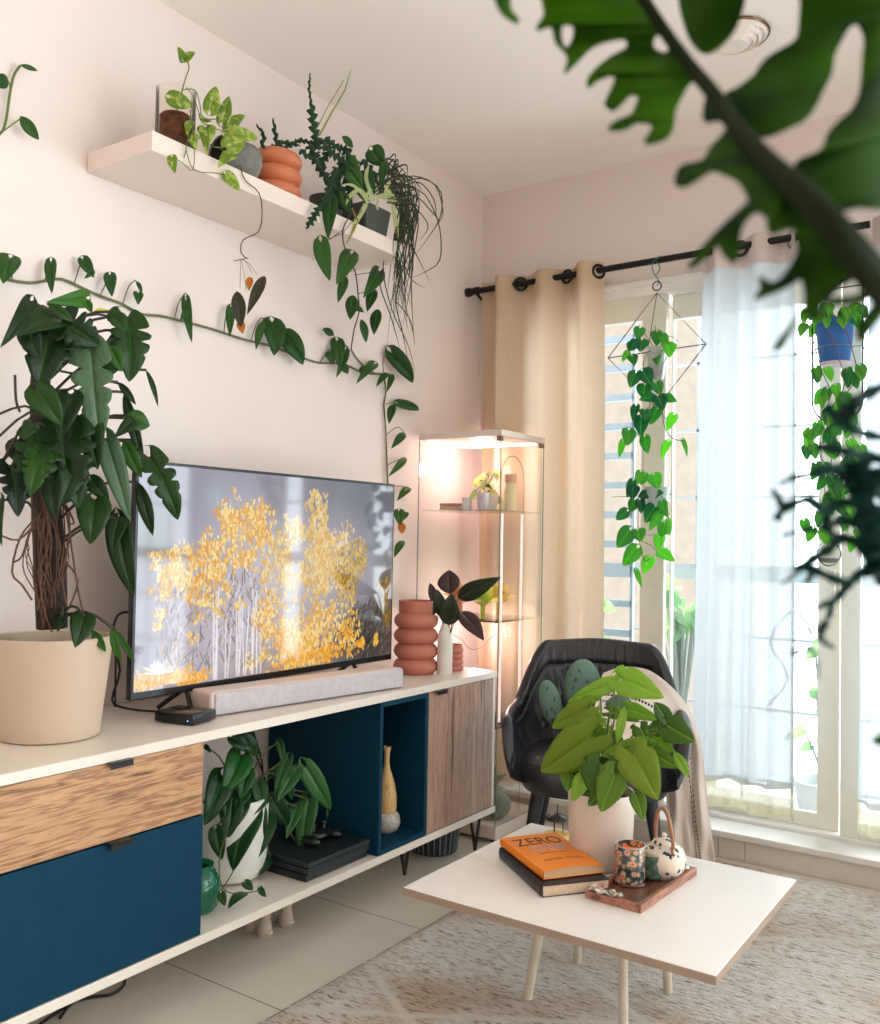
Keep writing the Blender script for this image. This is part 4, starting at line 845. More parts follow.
for bb, tt, w, ti in [((10, 258), (3, 284), 19, .3), ((51, 262), (52, 294), 10, .3), ((83, 259), (94, 278), 11, .3), ((94, 270), (84, 279), 5, .4), ((110, 275), (112, 297), 11, .3), ((138, 293), (138, 305), 9, .4), ((136, 281), (142, 294), 4, .3), ((186, 300), (192, 343), 9, .3), ((190, 311), (180, 321), 8, .5), ((231, 308), (230, 337), 9, .5), ((264, 321), (256, 350), 8, .5), ((272, 322), (274, 356), 22, .3), ((285, 335), (303, 365), 20, .25), ((323, 328), (334, 335), 7, .3), ((337, 341), (338, 366), 14, .45), ((345, 350), (336, 378), 9, .3), ((330, 352), (334, 364), 10, .4), ((374, 364), (356, 384), 10, .4), ((391, 352), (413, 383), 17, .15), ((390, 374), (376, 387), 7, .3), ((393, 374), (387, 392), 6, .3), ((398, 403), (419, 410), 9, .3), ((394, 404), (389, 424), 8, .25), ((405, 434), (391, 449), 8, .5), ((406, 458), (388, 477), 7, .6), ((410, 488), (397, 501), 8, .7), ((399, 511), (400, 526), 11, .8), ((407, 512), (404, 520), 6, .6), ((404, 541), (394, 558), 8, .8), ((340, 362), (348, 374), 8, .3), ((366, 366), (362, 378), 8, .3)]:
    pleaf(l, bb, tt, w, 'heart' if w > 8 else 'lance', ti, .02, .35, .35, .15, X=XW + .02)
s.build('stem', mat('vine_stem', (104, 108, 70), .6), t); l.build('foliage', vine, t, solid=.0006)
o_ = MB(); pleaf(o_, (401, 522), (402, 534), 8, 'lance', .6, .01, X=XW + .03); o_.build('brown_tip', leafmat('withered_orange', (170, 90, 34), (206, 130, 60)), t)
t = thing('vine_sprig', 'short vine sprig entering at the upper left wall above the shelf end', 'vine', P(0, 130, X=-2.3))
s = MB(); l = MB()
s.tube([P(*p, X=-2.3) for p in [(-20, 145), (0, 134), (6, 120), (10, 92), (14, 75), (20, 66)]], .0035, 6); s.tube([P(*p, X=-2.29) for p in [(0, 134), (10, 126), (20, 119)]], .0018, 5); s.tube([P(*p, X=-2.3) for p in [(10, 92), (9, 82), (2, 80)]], .0018, 5)
for bb, tt, w in [((20, 65), (38, 71), 4), ((20, 116), (39, 140), 10), ((8, 79), (-10, 84), 11)]: pleaf(l, bb, tt, w, 'lance', .35, .01, X=-2.28)
s.build('stem', gstem, t); l.build('foliage', vine, t, solid=.0006)
# ================================================================= CURTAINS
rodm = mat('rod_black', (26, 24, 24), .35, .5)
RY, RZ = 3.56, 2.33
t = thing('curtain_rod', 'black curtain rod over the sliding window left of the leaves', 'curtain rod', (-1.45, RY, RZ))
MB().tube([(-2.315, RY, RZ), (-.60, RY, RZ + .012)], .0135, 14, 1).build('pole', rodm, t)
MB().lathe([(0, -.025), (.02, -.02), (.022, 0), (.016, .018), (.0135, .02)], (-2.30, RY, RZ), 20, M=Matrix.Rotation(PI / 2, 4, 'Y')).build('finial', rodm, t)
for x in (-2.26, -.70):
    b = MB(); b.tube([(x, RY, RZ - .012), (x, RY + .05, RZ - .03), (x, WY - .002, RZ - .03)], .007, 8, 2); b.lathe([(0, 0), (.03, 0), (.03, .008), (0, .01)], (x, WY - .001, RZ - .03), 20, M=Matrix.Rotation(PI / 2, 4, 'X')); b.tube([(x - .012, RY, RZ + .002), (x + .012, RY, RZ + .002)], .018, 12, 1)
    b.build('bracket', rodm, t)
t = thing('curtain_rod', 'second black curtain rod carrying the curtain at the right photo edge', 'curtain rod', (.4, RY, RZ))
MB().tube([(-.56, RY + .03, RZ + .012), (1.9, RY + .03, RZ + .012)], .0135, 14, 1).build('pole', rodm, t)
MB().tube([(1.5, RY + .03, RZ), (1.5, WY - .002, RZ)], .008, 8, 1).build('bracket', rodm, t)
def curtain(name, label, x0, x1, zt, zb, y, amp, nw, m, ph=0, flare=0, skew=0, grom=(), header=None, hem=None, group=None, nz=40, xb=None):
    t = thing(name, label, 'curtain', ((x0 + x1) / 2, y, zb), group)
    def fold(u, v):
        a = 2 * PI * nw * u + ph
        A = amp * (1 - .25 * v) * (1 + .25 * math.sin(3.1 * u * nw + 2 * v))
        xx0 = x0 + ((xb[0] - x0) * v if xb else 0); xx1 = x1 + ((xb[1] - x1) * v if xb else 0)
        x = xx0 + (xx1 - xx0) * u + .25 * A * math.sin(2 * a + 1 + v * 1.5) * min(1, v * 4)
        yy = y + A * math.sin(a + .7 * v * math.sin(u * 5 + 1)) + .006 * math.sin(a * 3 + v * 5) * v
        return x, yy
    def f(u, v):
        x, yy = fold(u, v); z = zt + (zb - zt) * v
        if v == 1: z += .008 * math.sin(2 * PI * nw * u * 1.3 + 1)
        return (x, yy, z)
    MB().grid(f, int(nw * 26), nz).build('cloth', m, t)
    if header:
        def fh(u, v): x, yy = fold(u, v * .06); return (x, yy - .003, zt + .001 - .115 * v)
        MB().grid(fh, int(nw * 26), 3).build('header_band', header, t)
    if hem:
        hm, zb2 = hem
        def fm(u, v): x, yy = fold(u, 1); return (x, yy + .001, zb + .02 + (zb2 - zb - .02) * v)
        MB().grid(fm, int(nw * 26), 6).build('hem_band', hm, t)
    for gx_ in grom:
        # eyelets: metal rings where the folds cross the rod
        u = (gx_ - x0) / (x1 - x0); a = 2 * PI * nw * u + ph; dx_ = (x1 - x0); dyy = 2 * PI * nw * amp * math.cos(a)
        nrm = V((-dyy, dx_, 0)).normalized()
        x, yy = fold(u, .02)
        MB().tube(circ((x, RY, RZ), .027, nrm, 28), .0065, 8, 1, closed=True).build('eyelet', mat('eyelet_black', (34, 32, 32), .3, .6), t)
    return t
beige = sheer('beige_linen', (220, 198, 172), .0, .30, bump=.4)
beige_h = sheer('beige_header', (222, 198, 168), .0, .3, bump=.3)
whitec = sheer('white_voile', (214, 222, 228), .05, .30)
whiteh = sheer('white_header', (228, 212, 206), .02, .3)
hemm = sheer('cream_hem', (216, 210, 180), .25, .4)
laceh = sheer('sheer_lace', (230, 230, 222), .6, .5)
curtain('beige_curtain', 'beige linen curtain on black eyelets left of the window behind the armchair', -2.245, -1.64, 2.372, .12, RY, .042, 3.0, beige, ph=.5, grom=[-2.105, -2.03, -1.905, -1.80, -1.715, -1.655], header=beige_h, xb=(-2.24, -1.60))
curtain('white_curtain', 'sheer white curtain with cream hem band hanging in the middle of the window', -1.215, -.845, 2.372, .285, RY, .038, 2.5, whitec, ph=1.2, grom=[-1.127, -1.061, -.963, -.868], header=whiteh, hem=(hemm, .185), group='sheer white curtains', xb=(-1.235, -.835))
curtain('white_curtain', 'sheer white curtain with cream hem band at the right edge of the photo', -.60, .15, 2.38, .27, RY + .03, .038, 4.0, whitec, ph=2.2, grom=[-.52, -.4, -.28, -.16, -.04, .08], header=whiteh, hem=(hemm, .17), group='sheer white curtains', xb=(-.645, .15))

# ================================================================= HANGING PLANTS
wire = mat('brass_wire', (96, 72, 56), .4, .6)
hl = leafmat('heartleaf', (22, 112, 84), (134, 200, 74), .35, .5, vein=.3)  # leaf colour lightened towards teal to carry the window haze
HY = 3.52
t = thing('hanging_pothos', 'heart leaved pothos in a wire diamond hanger on the rod', 'hanging plant', P(657, 400, Y=HY))
kn = P(657, 293, Y=HY)
w = MB(); q = [P(*p, Y=HY) for p in ((657, 293), (608, 358), (657, 408), (706, 344))]; 
w.tube([q[0], q[1], q[2], q[3]], .0028, 6, 1, closed=True); w.tube([q[1], q[3]], .0024, 6, 1); w.tube(circ(P(657, 286, Y=HY), .018, (0, 1, .1), 20), .003, 6, 1, closed=True)
bk = (q[0] + q[2]) / 2 + V((0, .09, 0)); fk = (q[0] + q[2]) / 2 + V((0, -.09, 0))
w.tube([q[0], fk], .0018, 5, 1); w.build('wire_frame', wire, t)
hk = MB(); hk.tube([V((P(657, 262, Y=HY).x, RY, RZ + .024)), P(652, 264, Y=HY - .005), P(655, 275, Y=HY), P(660, 268, Y=HY), P(657, 262, Y=HY + .02)], .0022, 5); hk.tube([P(655, 275, Y=HY), P(659, 281, Y=HY), P(657, 286, Y=HY)], .0022, 5); hk.build('green_twine', mat('green_twine', (28, 120, 96), .7), t)
c = P(656, 380, Y=HY)
MB().lathe([(0, .0), (.028, .002), (.034, .03), (.04, .13), (.0385, .13), (.033, .03), (0, .006)], c, 32).build('glass_cup', mat('frost_glass', (232, 238, 232), .15, trans=.6), t)
MB().lathe([(0, .008), (.032, .02), (.034, .06), (0, .062)], c, 28).build('water', mat('green_water', (190, 220, 140), .1, trans=.7), t)
l = MB(); s = MB()
A1 = [((636, 341), (630, 351), 9, .1), ((640, 328), (637, 340), 10, .3), ((632, 343), (629, 352), 8, .1), ((642, 340), (640, 352), 12, .1), ((632, 356), (635, 366), 9, .1), ((657, 332), (657, 346), 10, .2), ((668, 343), (669, 358), 13, .6), ((657, 355), (658, 366), 8, .3), ((628, 352), (622, 362), 6, .7), ((662, 335), (668, 347), 8, .4),
      ((636, 373), (630, 388), 12, .25), ((643, 371), (651, 386), 14, .1), ((645, 385), (644, 399), 14, .1), ((656, 383), (660, 395), 11, .15), ((653, 368), (656, 381), 8, .3), ((658, 396), (663, 411), 13, .0), ((665, 397), (677, 402), 9, .2), ((653, 397), (639, 400), 9, .1), ((636, 406), (633, 422), 8, .05), ((645, 410), (645, 421), 10, .1), ((657, 409), (650, 425), 10, .15), ((642, 417), (641, 437), 14, .05), ((629, 430), (627, 446), 13, .4), ((623, 441), (619, 458), 6, .7), ((645, 437), (648, 454), 10, .25), ((674, 415), (667, 431), 9, .75), ((668, 442), (662, 460), 8, .8), ((683, 440), (687, 457), 4, .6)]
for bb, tt, w_, ti in A1: pleaf(l, bb, tt, w_ * 1.12, 'heart', ti, ru(-.02, .04), .3, Y=HY - .04 + ru(-.03, .03))
s.tube([P(656, 352, Y=HY), P(648, 352, Y=HY - .05), P(643, 370, Y=HY - .04), P(650, 395, Y=HY - .03), P(647, 420, Y=HY - .03), P(634, 428, Y=HY - .03), P(641, 438, Y=HY - .03)], .0017, 5); s.tube([P(658, 352, Y=HY), P(668, 352, Y=HY - .06), P(660, 375, Y=HY - .06), P(662, 402, Y=HY - .05), P(664, 425, Y=HY - .04), P(672, 438, Y=HY - .04), P(684, 441, Y=HY - .04)], .0017, 5)
s.tube([P(656, 352, Y=HY), P(656, 335, Y=HY - .02), P(655, 325, Y=HY - .02)], .0013, 4); s.tube([P(657, 350, Y=HY), P(668, 336, Y=HY - .02), P(678, 341, Y=HY - .03)], .0013, 4); s.tube([P(655, 350, Y=HY), P(645, 334, Y=HY - .02), P(638, 330, Y=HY - .03)], .0013, 4)
s.build('stem', mat('vine_brown', (96, 76, 60), .6), t); l.build('foliage', hl, t, solid=.0005)
t = thing('hanging_vine', 'lower heart leaved vine in a pale pot hung on long wires', 'hanging plant', P(655, 500, Y=HY + .02))
w = MB(); 
for px in (634, 643, 672): w.tube([P(px, 420 if px != 672 else 425, Y=HY + .02), P(px, 500, Y=HY + .02)], .0016, 5, 1)
w.tube([P(634, 420, Y=HY + .02), P(652, 404, Y=HY + .02), P(672, 425, Y=HY + .02)], .0016, 5, 1); w.tube([P(612, 497, Y=HY + .02), P(673, 494, Y=HY + .02)], .0016, 5, 1); w.tube([P(657, 408, Y=HY), P(654, 404, Y=HY + .02)], .0016, 5, 1); w.tube([P(672, 500, Y=HY + .02), P(672, 530, Y=HY + .02), P(660, 535, Y=HY + .02), P(634, 535, Y=HY + .02), P(634, 500, Y=HY + .02)], .0014, 5, 1); w.build('wire_frame', mat('grey_wire', (130, 138, 140), .4, .5), t)
c = P(657, 512, Y=HY + .02)
MB().lathe([(0, 0), (.034, 0), (.05, .1), (.047, .1), (.03, .01), (0, .01)], c, 28).build('pot', mat('haze_pot', (170, 190, 190), .4), t)
l = MB(); s = MB()
A2 = [((641, 472), (637, 485), 9, .6), ((645, 474), (641, 485), 9, .35), ((654, 475), (659, 489), 13, .45), ((633, 481), (627, 498), 9, .15), ((634, 487), (632, 501), 11, .0), ((647, 494), (638, 497), 9, .0), ((656, 495), (664, 493), 9, .05), ((635, 500), (630, 512), 10, .2), ((640, 500), (641, 514), 9, .0), ((655, 507), (645, 523), 15, .15), ((660, 514), (649, 531), 9, .55), ((662, 502), (668, 518), 9, .3), ((627, 511), (616, 520), 10, .2), ((630, 530), (617, 548), 15, .35), ((638, 530), (641, 542), 13, .3), ((665, 524), (661, 537), 12, .35), ((660, 536), (658, 552), 10, .7), ((637, 548), (623, 566), 14, .5), ((660, 552), (675, 562), 11, .75), ((650, 558), (643, 574), 11, .8), ((636, 570), (642, 588), 5, .6), ((668, 520), (669, 536), 6, .7)]
for bb, tt, w_, ti in A2: pleaf(l, bb, tt, w_ * 1.1, 'heart', ti, ru(-.02, .04), .3, Y=HY - .03 + ru(-.03, .03))
s.tube([P(650, 492, Y=HY), P(640, 500, Y=HY - .04), P(638, 525, Y=HY - .04), P(640, 545, Y=HY - .03), P(645, 561, Y=HY - .03), P(650, 558, Y=HY - .03)], .0016, 5); s.tube([P(640, 541, Y=HY - .03), P(652, 546, Y=HY - .03), P(658, 554, Y=HY - .03)], .0012, 4); s.tube([P(655, 492, Y=HY), P(670, 505, Y=HY - .04), P(666, 525, Y=HY - .04), P(660, 540, Y=HY - .04)], .0013, 4)
s.build('stem', mat('vine_brown', (96, 76, 60), .6), t); l.build('foliage', hl, t, solid=.0005)
# blue pot on arched hanger
HB = 3.50
t = thing('hanging_blue_pot', 'bright blue pot with trailing vine in an arched wire hanger', 'hanging plant', P(835, 370, Y=HB))
w = MB(); top = P(838, 262, Y=HB); lp = P(813, 300, Y=HB); rp = P(863, 298, Y=HB); cc = P(838, 285, Y=HB)
R1 = (rp - lp).length / 2; cx_ = (lp.x + rp.x) / 2; zc = P(838, 288, Y=HB).z
zb_ = P(836, 400, Y=HB).z
pts = [(cx_ - R1, HB, zb_)] + [(cx_ - R1 * math.cos(PI * k / 14), HB, zc + R1 * math.sin(PI * k / 14)) for k in range(15)] + [(cx_ + R1, HB, zb_)] + [(cx_ + R1 * math.cos(PI * k / 14), HB, zb_ - R1 * math.sin(PI * k / 14)) for k in range(1, 14)]
w.tube(pts, .0032, 6, 1, closed=True); w.tube(circ((cx_, HB, zc + R1 + .02), .019, (0, 1, 0), 20), .003, 6, 1, closed=True); w.tube([(cx_, HB, zc + R1 + .038), (cx_, HB, RZ - .03), (cx_ - .006, RY, RZ - .01)], .0022, 6, 1); w.tube([(cx_ - R1, HB, zc - .0), (cx_ + R1, HB, zc)], .0025, 6, 1)
w.build('wire_frame', rodm, t)
c = P(835, 365, Y=HB)
MB().lathe([(0, 0), (.047, 0), (.05, .004), (.058, .06), (.0595, .063), (.064, .148), (.067, .15), (.067, .16), (.06, .16), (.056, .06), (0, .03)], c, 36).build('pot', mat('bright_blue', (14, 96, 168), .4), t)
tag(MB().lathe([(0, -.003), (.046, -.003), (.05, .0), (.052, .008)], c, 36).build('saucer', mat('pink_base', (205, 190, 196), .5), t), 'pale pinkish base disc')
w2 = MB(); w2.tube(circ(c + V((0, 0, .062)), .0605, (0, 0, 1), 28), .002, 5, 1, closed=True); w2.tube([(cx_ - R1, HB, c.z + .06), c + V((-.06, 0, .062))], .002, 5, 1); w2.tube([(cx_ + R1, HB, c.z + .06), c + V((.06, 0, .062))], .002, 5, 1); w2.build('support_ring', mat('grey_wire', (130, 138, 140), .4, .5), t)
l = MB(); s = MB()
for k in range(26):
    a = ru(0, 6.28); b0 = c + V((.05 * math.cos(a), .05 * math.sin(a), .165)); e = b0 + V((math.cos(a) * ru(.0, .06), math.sin(a) * .03, ru(-.02, .05))); s.tube([c + V((0, 0, .14)), (b0 + e) / 2 + V((0, 0, .03)), e], .0015, 4, 2); leaf(l, e, e + V((math.cos(a) * .02 + ru(-.01, .01), math.sin(a) * .02, -.045)), .035, tint=ru(.2, .8))
for k in range(3):
    xx = 822 + k * 14; p0 = c + V((-.045 + .045 * k, -.05, .15)); q = [p0, p0 + V((-.02 + .01 * k, -.04, -.02))] + [P(xx + 9 * math.sin(j * 1.3 + k), 372 + j * 18, Y=HB - .05) for j in range(8 + 2 * (k != 1))]
    s.tube(q, .0018, 5, 2)
    for j, pp in enumerate(q[2:]):
        for m_ in range(3): pp2 = pp + V((ru(-.03, .03), ru(-.03, .03), ru(-.02, .02))); leaf(l, pp2, pp2 + V((ru(-.03, .03), ru(-.02, .02), -.05)), .038, tint=ru(.1, .8))
s.build('stem', mat('vine_brown', (96, 76, 60), .6), t); l.build('foliage', hl, t, solid=.0005)
# glass drop on cords
t = thing('glass_globe', 'clear glass globe hanging on cords by the right door stile', 'hanging ornament', P(829, 560, Y=HB))
cg = P(829, 552, Y=HB)
MB().ell(cg, (.042, .042, .052), seg=28, fn=lambda p: V((p.x * (1 - .5 * max(0, p.z) / .052 * .8), p.y * (1 - .5 * max(0, p.z) / .052 * .8), p.z))).build('globe', thin_glass('globe_glass', (.93, .95, .95), 1.2), t)
MB().lathe([(0, -.04), (.028, -.036), (.034, -.022), (0, -.02)], cg, 24).build('filling', mat('grey_sand', (120, 126, 120), .8), t)
w = MB(); w.tube([cg + V((0, 0, .05)), P(820, 440, Y=HB), (cx_ - .02, HB, zb_ - R1)], .0014, 4, 1); w.tube([cg + V((0, 0, .05)), P(832, 440, Y=HB), (cx_ + .02, HB, zb_ - R1)], .0014, 4, 1); w.build('cord', mat('dark_cord', (80, 76, 72), .7), t)

# ================================================================= ARMCHAIR
AC = V((-1.395, 3.03, 0)); fd = V((.392, -.92, 0)).normalized(); rt = V((-fd.y, fd.x, 0))   # fd = facing, rt = sitter's left = camera right
rt = V((.92, .392, 0)).normalized()
Ma = Matrix(((rt.x, fd.x, 0, AC.x), (rt.y, fd.y, 0, AC.y), (0, 0, 1, 0), (0, 0, 0, 1)))     # local: x right, y front, z up
leather = mat('charcoal_leather', (34, 35, 42), .33, var=.12, scale=18, bump=.35, bscale=140, coat=.25)
t = thing('armchair', 'charcoal leather tub armchair with channel seams standing before the window', 'armchair', AC)
def sm(x, a, b): x = min(1, max(0, (x - a) / (b - a))); return x * x * (3 - 2 * x)
def shell(u, v, inner):
    ph = (u - .5) * 2 * math.radians(128); ap = abs(ph)            # 0 = back centre
    rimz = .818 - .015 - .008 * sm(ap, 0, .7) - .215 * sm(ap, .72, 1.25) - .02 * sm(ap, 1.15, 1.75) - .15 * sm(ap, 1.8, 2.24) ** 1
    wx, wyb, wyf = .325, .27, .30
    rx = wx * (1 - .05 * (1 - sm(ap, .3, 1.2))); ry = wyb if ap < PI / 2 else wyf
    p_ = 2.6; cs, sn = math.cos(ph), math.sin(ph)
    r_ = (abs(cs / ry) ** p_ + abs(sn / rx) ** p_) ** (-1 / p_)
    zb = .36
    vv = v ** .85
    rr = r_ * (.50 + .50 * math.sin(PI / 2 * min(1, vv * 1.15)) ** .9)
    z = zb + (rimz - zb) * vv
    back = max(0, cs)
    x = sn * rr; y = -cs * rr - .07 * back * vv + .03
    if inner:
        k = .04 * (.05 + .95 * sm(min(u, 1 - u), 0, .05)); x *= (1 - k / max(r_, .1)); y = y + cs * k
        # channel seams
        if v > .12: 
            seam = max(0, math.cos((ph) * 13)) ** 24 * .006 * (v < .80) * (v > .3) + .007 * math.exp(-((v - .80) / .018) ** 2) + .006 * math.exp(-((v - .30) / .02) ** 2)
            x += sn * seam; y -= cs * seam
            wr = .0016 * math.sin(ph * 47 + 3 * math.sin(v * 9)) * math.sin(v * 8 + ph * 3) + .0012 * math.sin(ph * 83 + v * 14); x += sn * wr; y -= cs * wr
            pf = .004 * abs(math.sin(ph * 6.5)) * (.3 < v < .8); x -= sn * pf; y += cs * pf
    return x, y, z
def wp(p): return Ma @ V(p)
nu, nv = 150, 50
m_ = MB()
def fo(u, v): return wp(shell(u, v, False))
def fi(u, v): x, y, z = shell(u, v, True); return wp((x, y, z + (0 if v < .97 else .0)))
m_.grid(fo, nu, nv); m_.grid(fi, nu, nv)
# rolled rim
for i in range(nu):
    pass
rim = []
for i in range(nu + 1):
    u = i / nu; a = V(shell(u, 1, False)); b = V(shell(u, 1, True)); rim.append((a, b))
def fr_(u, v):
    i = min(nu, int(round(u * nu))); a, b = rim[i]; mid = (a + b) / 2; h = (b - a) / 2
    return wp(mid - h * math.cos(PI * v) + V((0, 0, .016 * math.sin(PI * v))))
m_.grid(fr_, nu, 8)
for u in (0, 1):
    def fe(s_, v): a = V(shell(u, v, False)); b = V(shell(u, v, True)); mm = a.lerp(b, s_); return wp(mm + V((0, .02 * math.sin(PI * s_), 0)))
    m_.grid(fe, 4, nv)
m_.build('tub_shell', leather, t)
sc_ = MB(); 
def fs(u, v):
    ph = u * 2 * PI; r = v
    rx, ry = .245, .245; p_ = 3; cs, sn = math.cos(ph), math.sin(ph); rr = (abs(cs) ** p_ + abs(sn) ** p_) ** (-1 / p_)
    return wp((sn * rr * rx * r, cs * rr * ry * r + .04, .475 - .03 * r ** 6 - (.0 if r < 1 else .0)))
sc_.grid(fs, 60, 14)
def fs2(u, v):
    ph = u * 2 * PI; p_ = 3; cs, sn = math.cos(ph), math.sin(ph); rr = (abs(cs) ** p_ + abs(sn) ** p_) ** (-1 / p_)
    return wp((sn * rr * (.245 + .015 * math.sin(PI * v)), cs * rr * (.245 + .015 * math.sin(PI * v)) + .04, .445 - .095 * v))
sc_.grid(fs2, 60, 6); sc_.build('seat_cushion', leather, t)
MB().add([wp((x * .2 , y * .2 + .02, .352)) for x, y in [(math.cos(k * PI / 12), math.sin(k * PI / 12)) for k in range(24)]] + [wp((x * .2, y * .2 + .02, .362)) for x, y in [(math.cos(k * PI / 12), math.sin(k * PI / 12)) for k in range(24)]], [tuple(range(24)), tuple(range(24, 48))] + [(k, (k + 1) % 24, 24 + (k + 1) % 24, 24 + k) for k in range(24)]).build('underframe', black, t)
legm = mat('navy_black_leg', (22, 30, 38), .45)
for x, y in ((-.18, .16), (.18, .16), (-.17, -.14), (.17, -.14)):
    MB().tube([wp((x, y, .37)), wp((x * 1.32, y * 1.4, .0165))], [.026, .012], 12, 1).build('leg', legm, t)
# cactus cushions
cact = mat('sage_cushion', (104, 136, 122), .9, var=.08, scale=20, bump=.3, bscale=300); stc = mat('stitch_black', (30, 40, 40), .8)
def cushion(label, px, py, lx, lz, hw, hh, th, rot, m, name='cactus_cushion', ly=-.02, group='cactus cushions on the armchair'):
    c0 = wp((lx, ly, lz)); Mr = (Ma.to_3x3() @ Matrix.Rotation(rot, 3, 'Y')).to_4x4()
    cm = MB()
    def shp(p): k = max(0, 1 - abs(p.y) / th); return V((p.x, p.y, p.z))
    cm.ell(c0, (hw, th, hh), M=Mr, seg=32)
    rs = random.Random(int(px))
    for k in range(9):
        a, b_ = rs.uniform(-.7, .7), rs.uniform(-.75, .75)
        if a * a + b_ * b_ > .7: continue
        yy = th * math.sqrt(1 - a * a - b_ * b_); cm.box(-.0015, .0015, -.001, .002, -.008, .008, 0, mi=1, M=Matrix.Translation(c0) @ Mr @ Matrix.Translation((a * hw, yy + .001, b_ * hh)) @ Matrix.Rotation(rs.uniform(-1, 1), 4, 'Y'))
    tag(cm.build(name, [m, stc]), label, 'cushion', group)
cushion('tall rounded sage green cactus cushion against the armchair back', 576, 695, -.052, .66, .066, .10, .04, 0, cact, ly=-.10)
cushion('small tilted oval sage green cactus cushion by the left arm of the armchair', 544, 715, -.165, .60, .040, .085, .032, -.25, cact, ly=-.06)
cushion('darker grey green cactus cushion behind the table plant near the blanket', 615, 710, .075, .585, .058, .085, .034, .2, mat('grey_sage_cushion', (84, 108, 100), .9, var=.08), ly=.09)
# blanket
rows = [((586, 742), (603, 673)), ((597, 757), (624, 667)), ((620, 766), (648, 670)), ((640, 770), (668, 684)), ((655, 771), (686, 705)), ((664, 780), (699, 735)), ((667, 800), (705, 775)), ((668, 825), (709, 815)), ((670, 850), (713, 845)), ((670, 862), (716, 864))]
def bl(u, v):
    f = v * (len(rows) - 1); k = min(int(f), len(rows) - 2); s_ = f - k
    g0 = lambda i, j: rows[min(max(i, 0), len(rows) - 1)][j]
    def cr(j, c_):
        p0, p1, p2, p3 = (g0(k - 1, j)[c_], g0(k, j)[c_], g0(k + 1, j)[c_], g0(k + 2, j)[c_])
        return .5 * (2 * p1 + (p2 - p0) * s_ + (2 * p0 - 5 * p1 + 4 * p2 - p3) * s_ ** 2 + (3 * p1 - p0 - 3 * p2 + p3) * s_ ** 3)
    x = cr(0, 0) + (cr(1, 0) - cr(0, 0)) * u; y = cr(0, 1) + (cr(1, 1) - cr(0, 1)) * u
    wav = .014 * math.sin(u * 9 + v * 4) + .010 * math.sin(u * 21 + v * 9) + .008 * math.sin(u * 15 - v * 18)
    d = 3.09 + .26 * u * (1 - v) + .02 * v - .06 * math.sin(PI * min(1, v * 1.6)) + wav
    d = 3.01 + .30 * u * (1 - sm(v, .35, .75)) + .17 * sm(v, .3, .6) + wav
    return P(x, y, D=d)
m, nt = newmat('throw_weave'); Lk = nt.links.new
uvn = N(nt, 'ShaderNodeAttribute', attribute_name='tint'); sp = N(nt, 'ShaderNodeSeparateColor'); Lk(uvn.outputs[0], sp.inputs[0])
last = None
for cpos in (.60, .68, .08):
    d_ = N(nt, 'ShaderNodeMath', operation='SUBTRACT'); d_.inputs[1].default_value = cpos; Lk(sp.outputs['Green'], d_.inputs[0]); a_ = N(nt, 'ShaderNodeMath', operation='ABSOLUTE'); Lk(d_.outputs[0], a_.inputs[0]); l_ = N(nt, 'ShaderNodeMath', operation='LESS_THAN'); l_.inputs[1].default_value = .012; Lk(a_.outputs[0], l_.inputs[0])
    if last is None: last = l_.outputs[0]
    else: mx_ = N(nt, 'ShaderNodeMath', operation='MAXIMUM'); Lk(last, mx_.inputs[0]); Lk(l_.outputs[0], mx_.inputs[1]); last = mx_.outputs[0]
fr2 = N(nt, 'ShaderNodeMath', operation='MULTIPLY'); fr2.inputs[1].default_value = 60; Lk(sp.outputs['Blue'], fr2.inputs[0]); f2 = N(nt, 'ShaderNodeMath', operation='FRACT'); Lk(fr2.outputs[0], f2.inputs[0]); f3 = N(nt, 'ShaderNodeMath', operation='LESS_THAN'); f3.inputs[1].default_value = .68; Lk(f2.outputs[0], f3.inputs[0])
mm_ = N(nt, 'ShaderNodeMath', operation='MULTIPLY'); Lk(last, mm_.inputs[0]); Lk(f3.outputs[0], mm_.inputs[1])
tc = N(nt, 'ShaderNodeTexCoord'); no = N(nt, 'ShaderNodeTexNoise'); no.inputs['Scale'].default_value = 250; Lk(tc.outputs['Object'], no.inputs[0])
cx2 = N(nt, 'ShaderNodeMix', data_type='RGBA'); cx2.inputs[6].default_value = lin((222, 210, 200)); cx2.inputs[7].default_value = lin((40, 40, 46)); Lk(mm_.outputs[0], cx2.inputs[0])
b = N(nt, 'ShaderNodeBsdfPrincipled'); b.inputs['Roughness'].default_value = .95; b.inputs['Specular IOR Level'].default_value = .1; Lk(cx2.outputs[2], b.inputs[0]); bp = N(nt, 'ShaderNodeBump'); bp.inputs['Strength'].default_value = .5; bp.inputs['Distance'].default_value = .002; Lk(no.outputs['Fac'], bp.inputs['Height']); Lk(bp.outputs[0], b.inputs['Normal'])
o = N(nt, 'ShaderNodeOutputMaterial'); Lk(b.outputs[0], o.inputs[0])
bm_ = MB(); NU, NV = 50, 110
bm_.grid(bl, NU, NV, cs=[(0, i / NU, j / NV) for i in range(NU + 1) for j in range(NV + 1)])
tag(bm_.build('throw_blanket', m, solid=.005), 'pale woven throw with black stitched lines draped over the armchair arm', 'blanket')

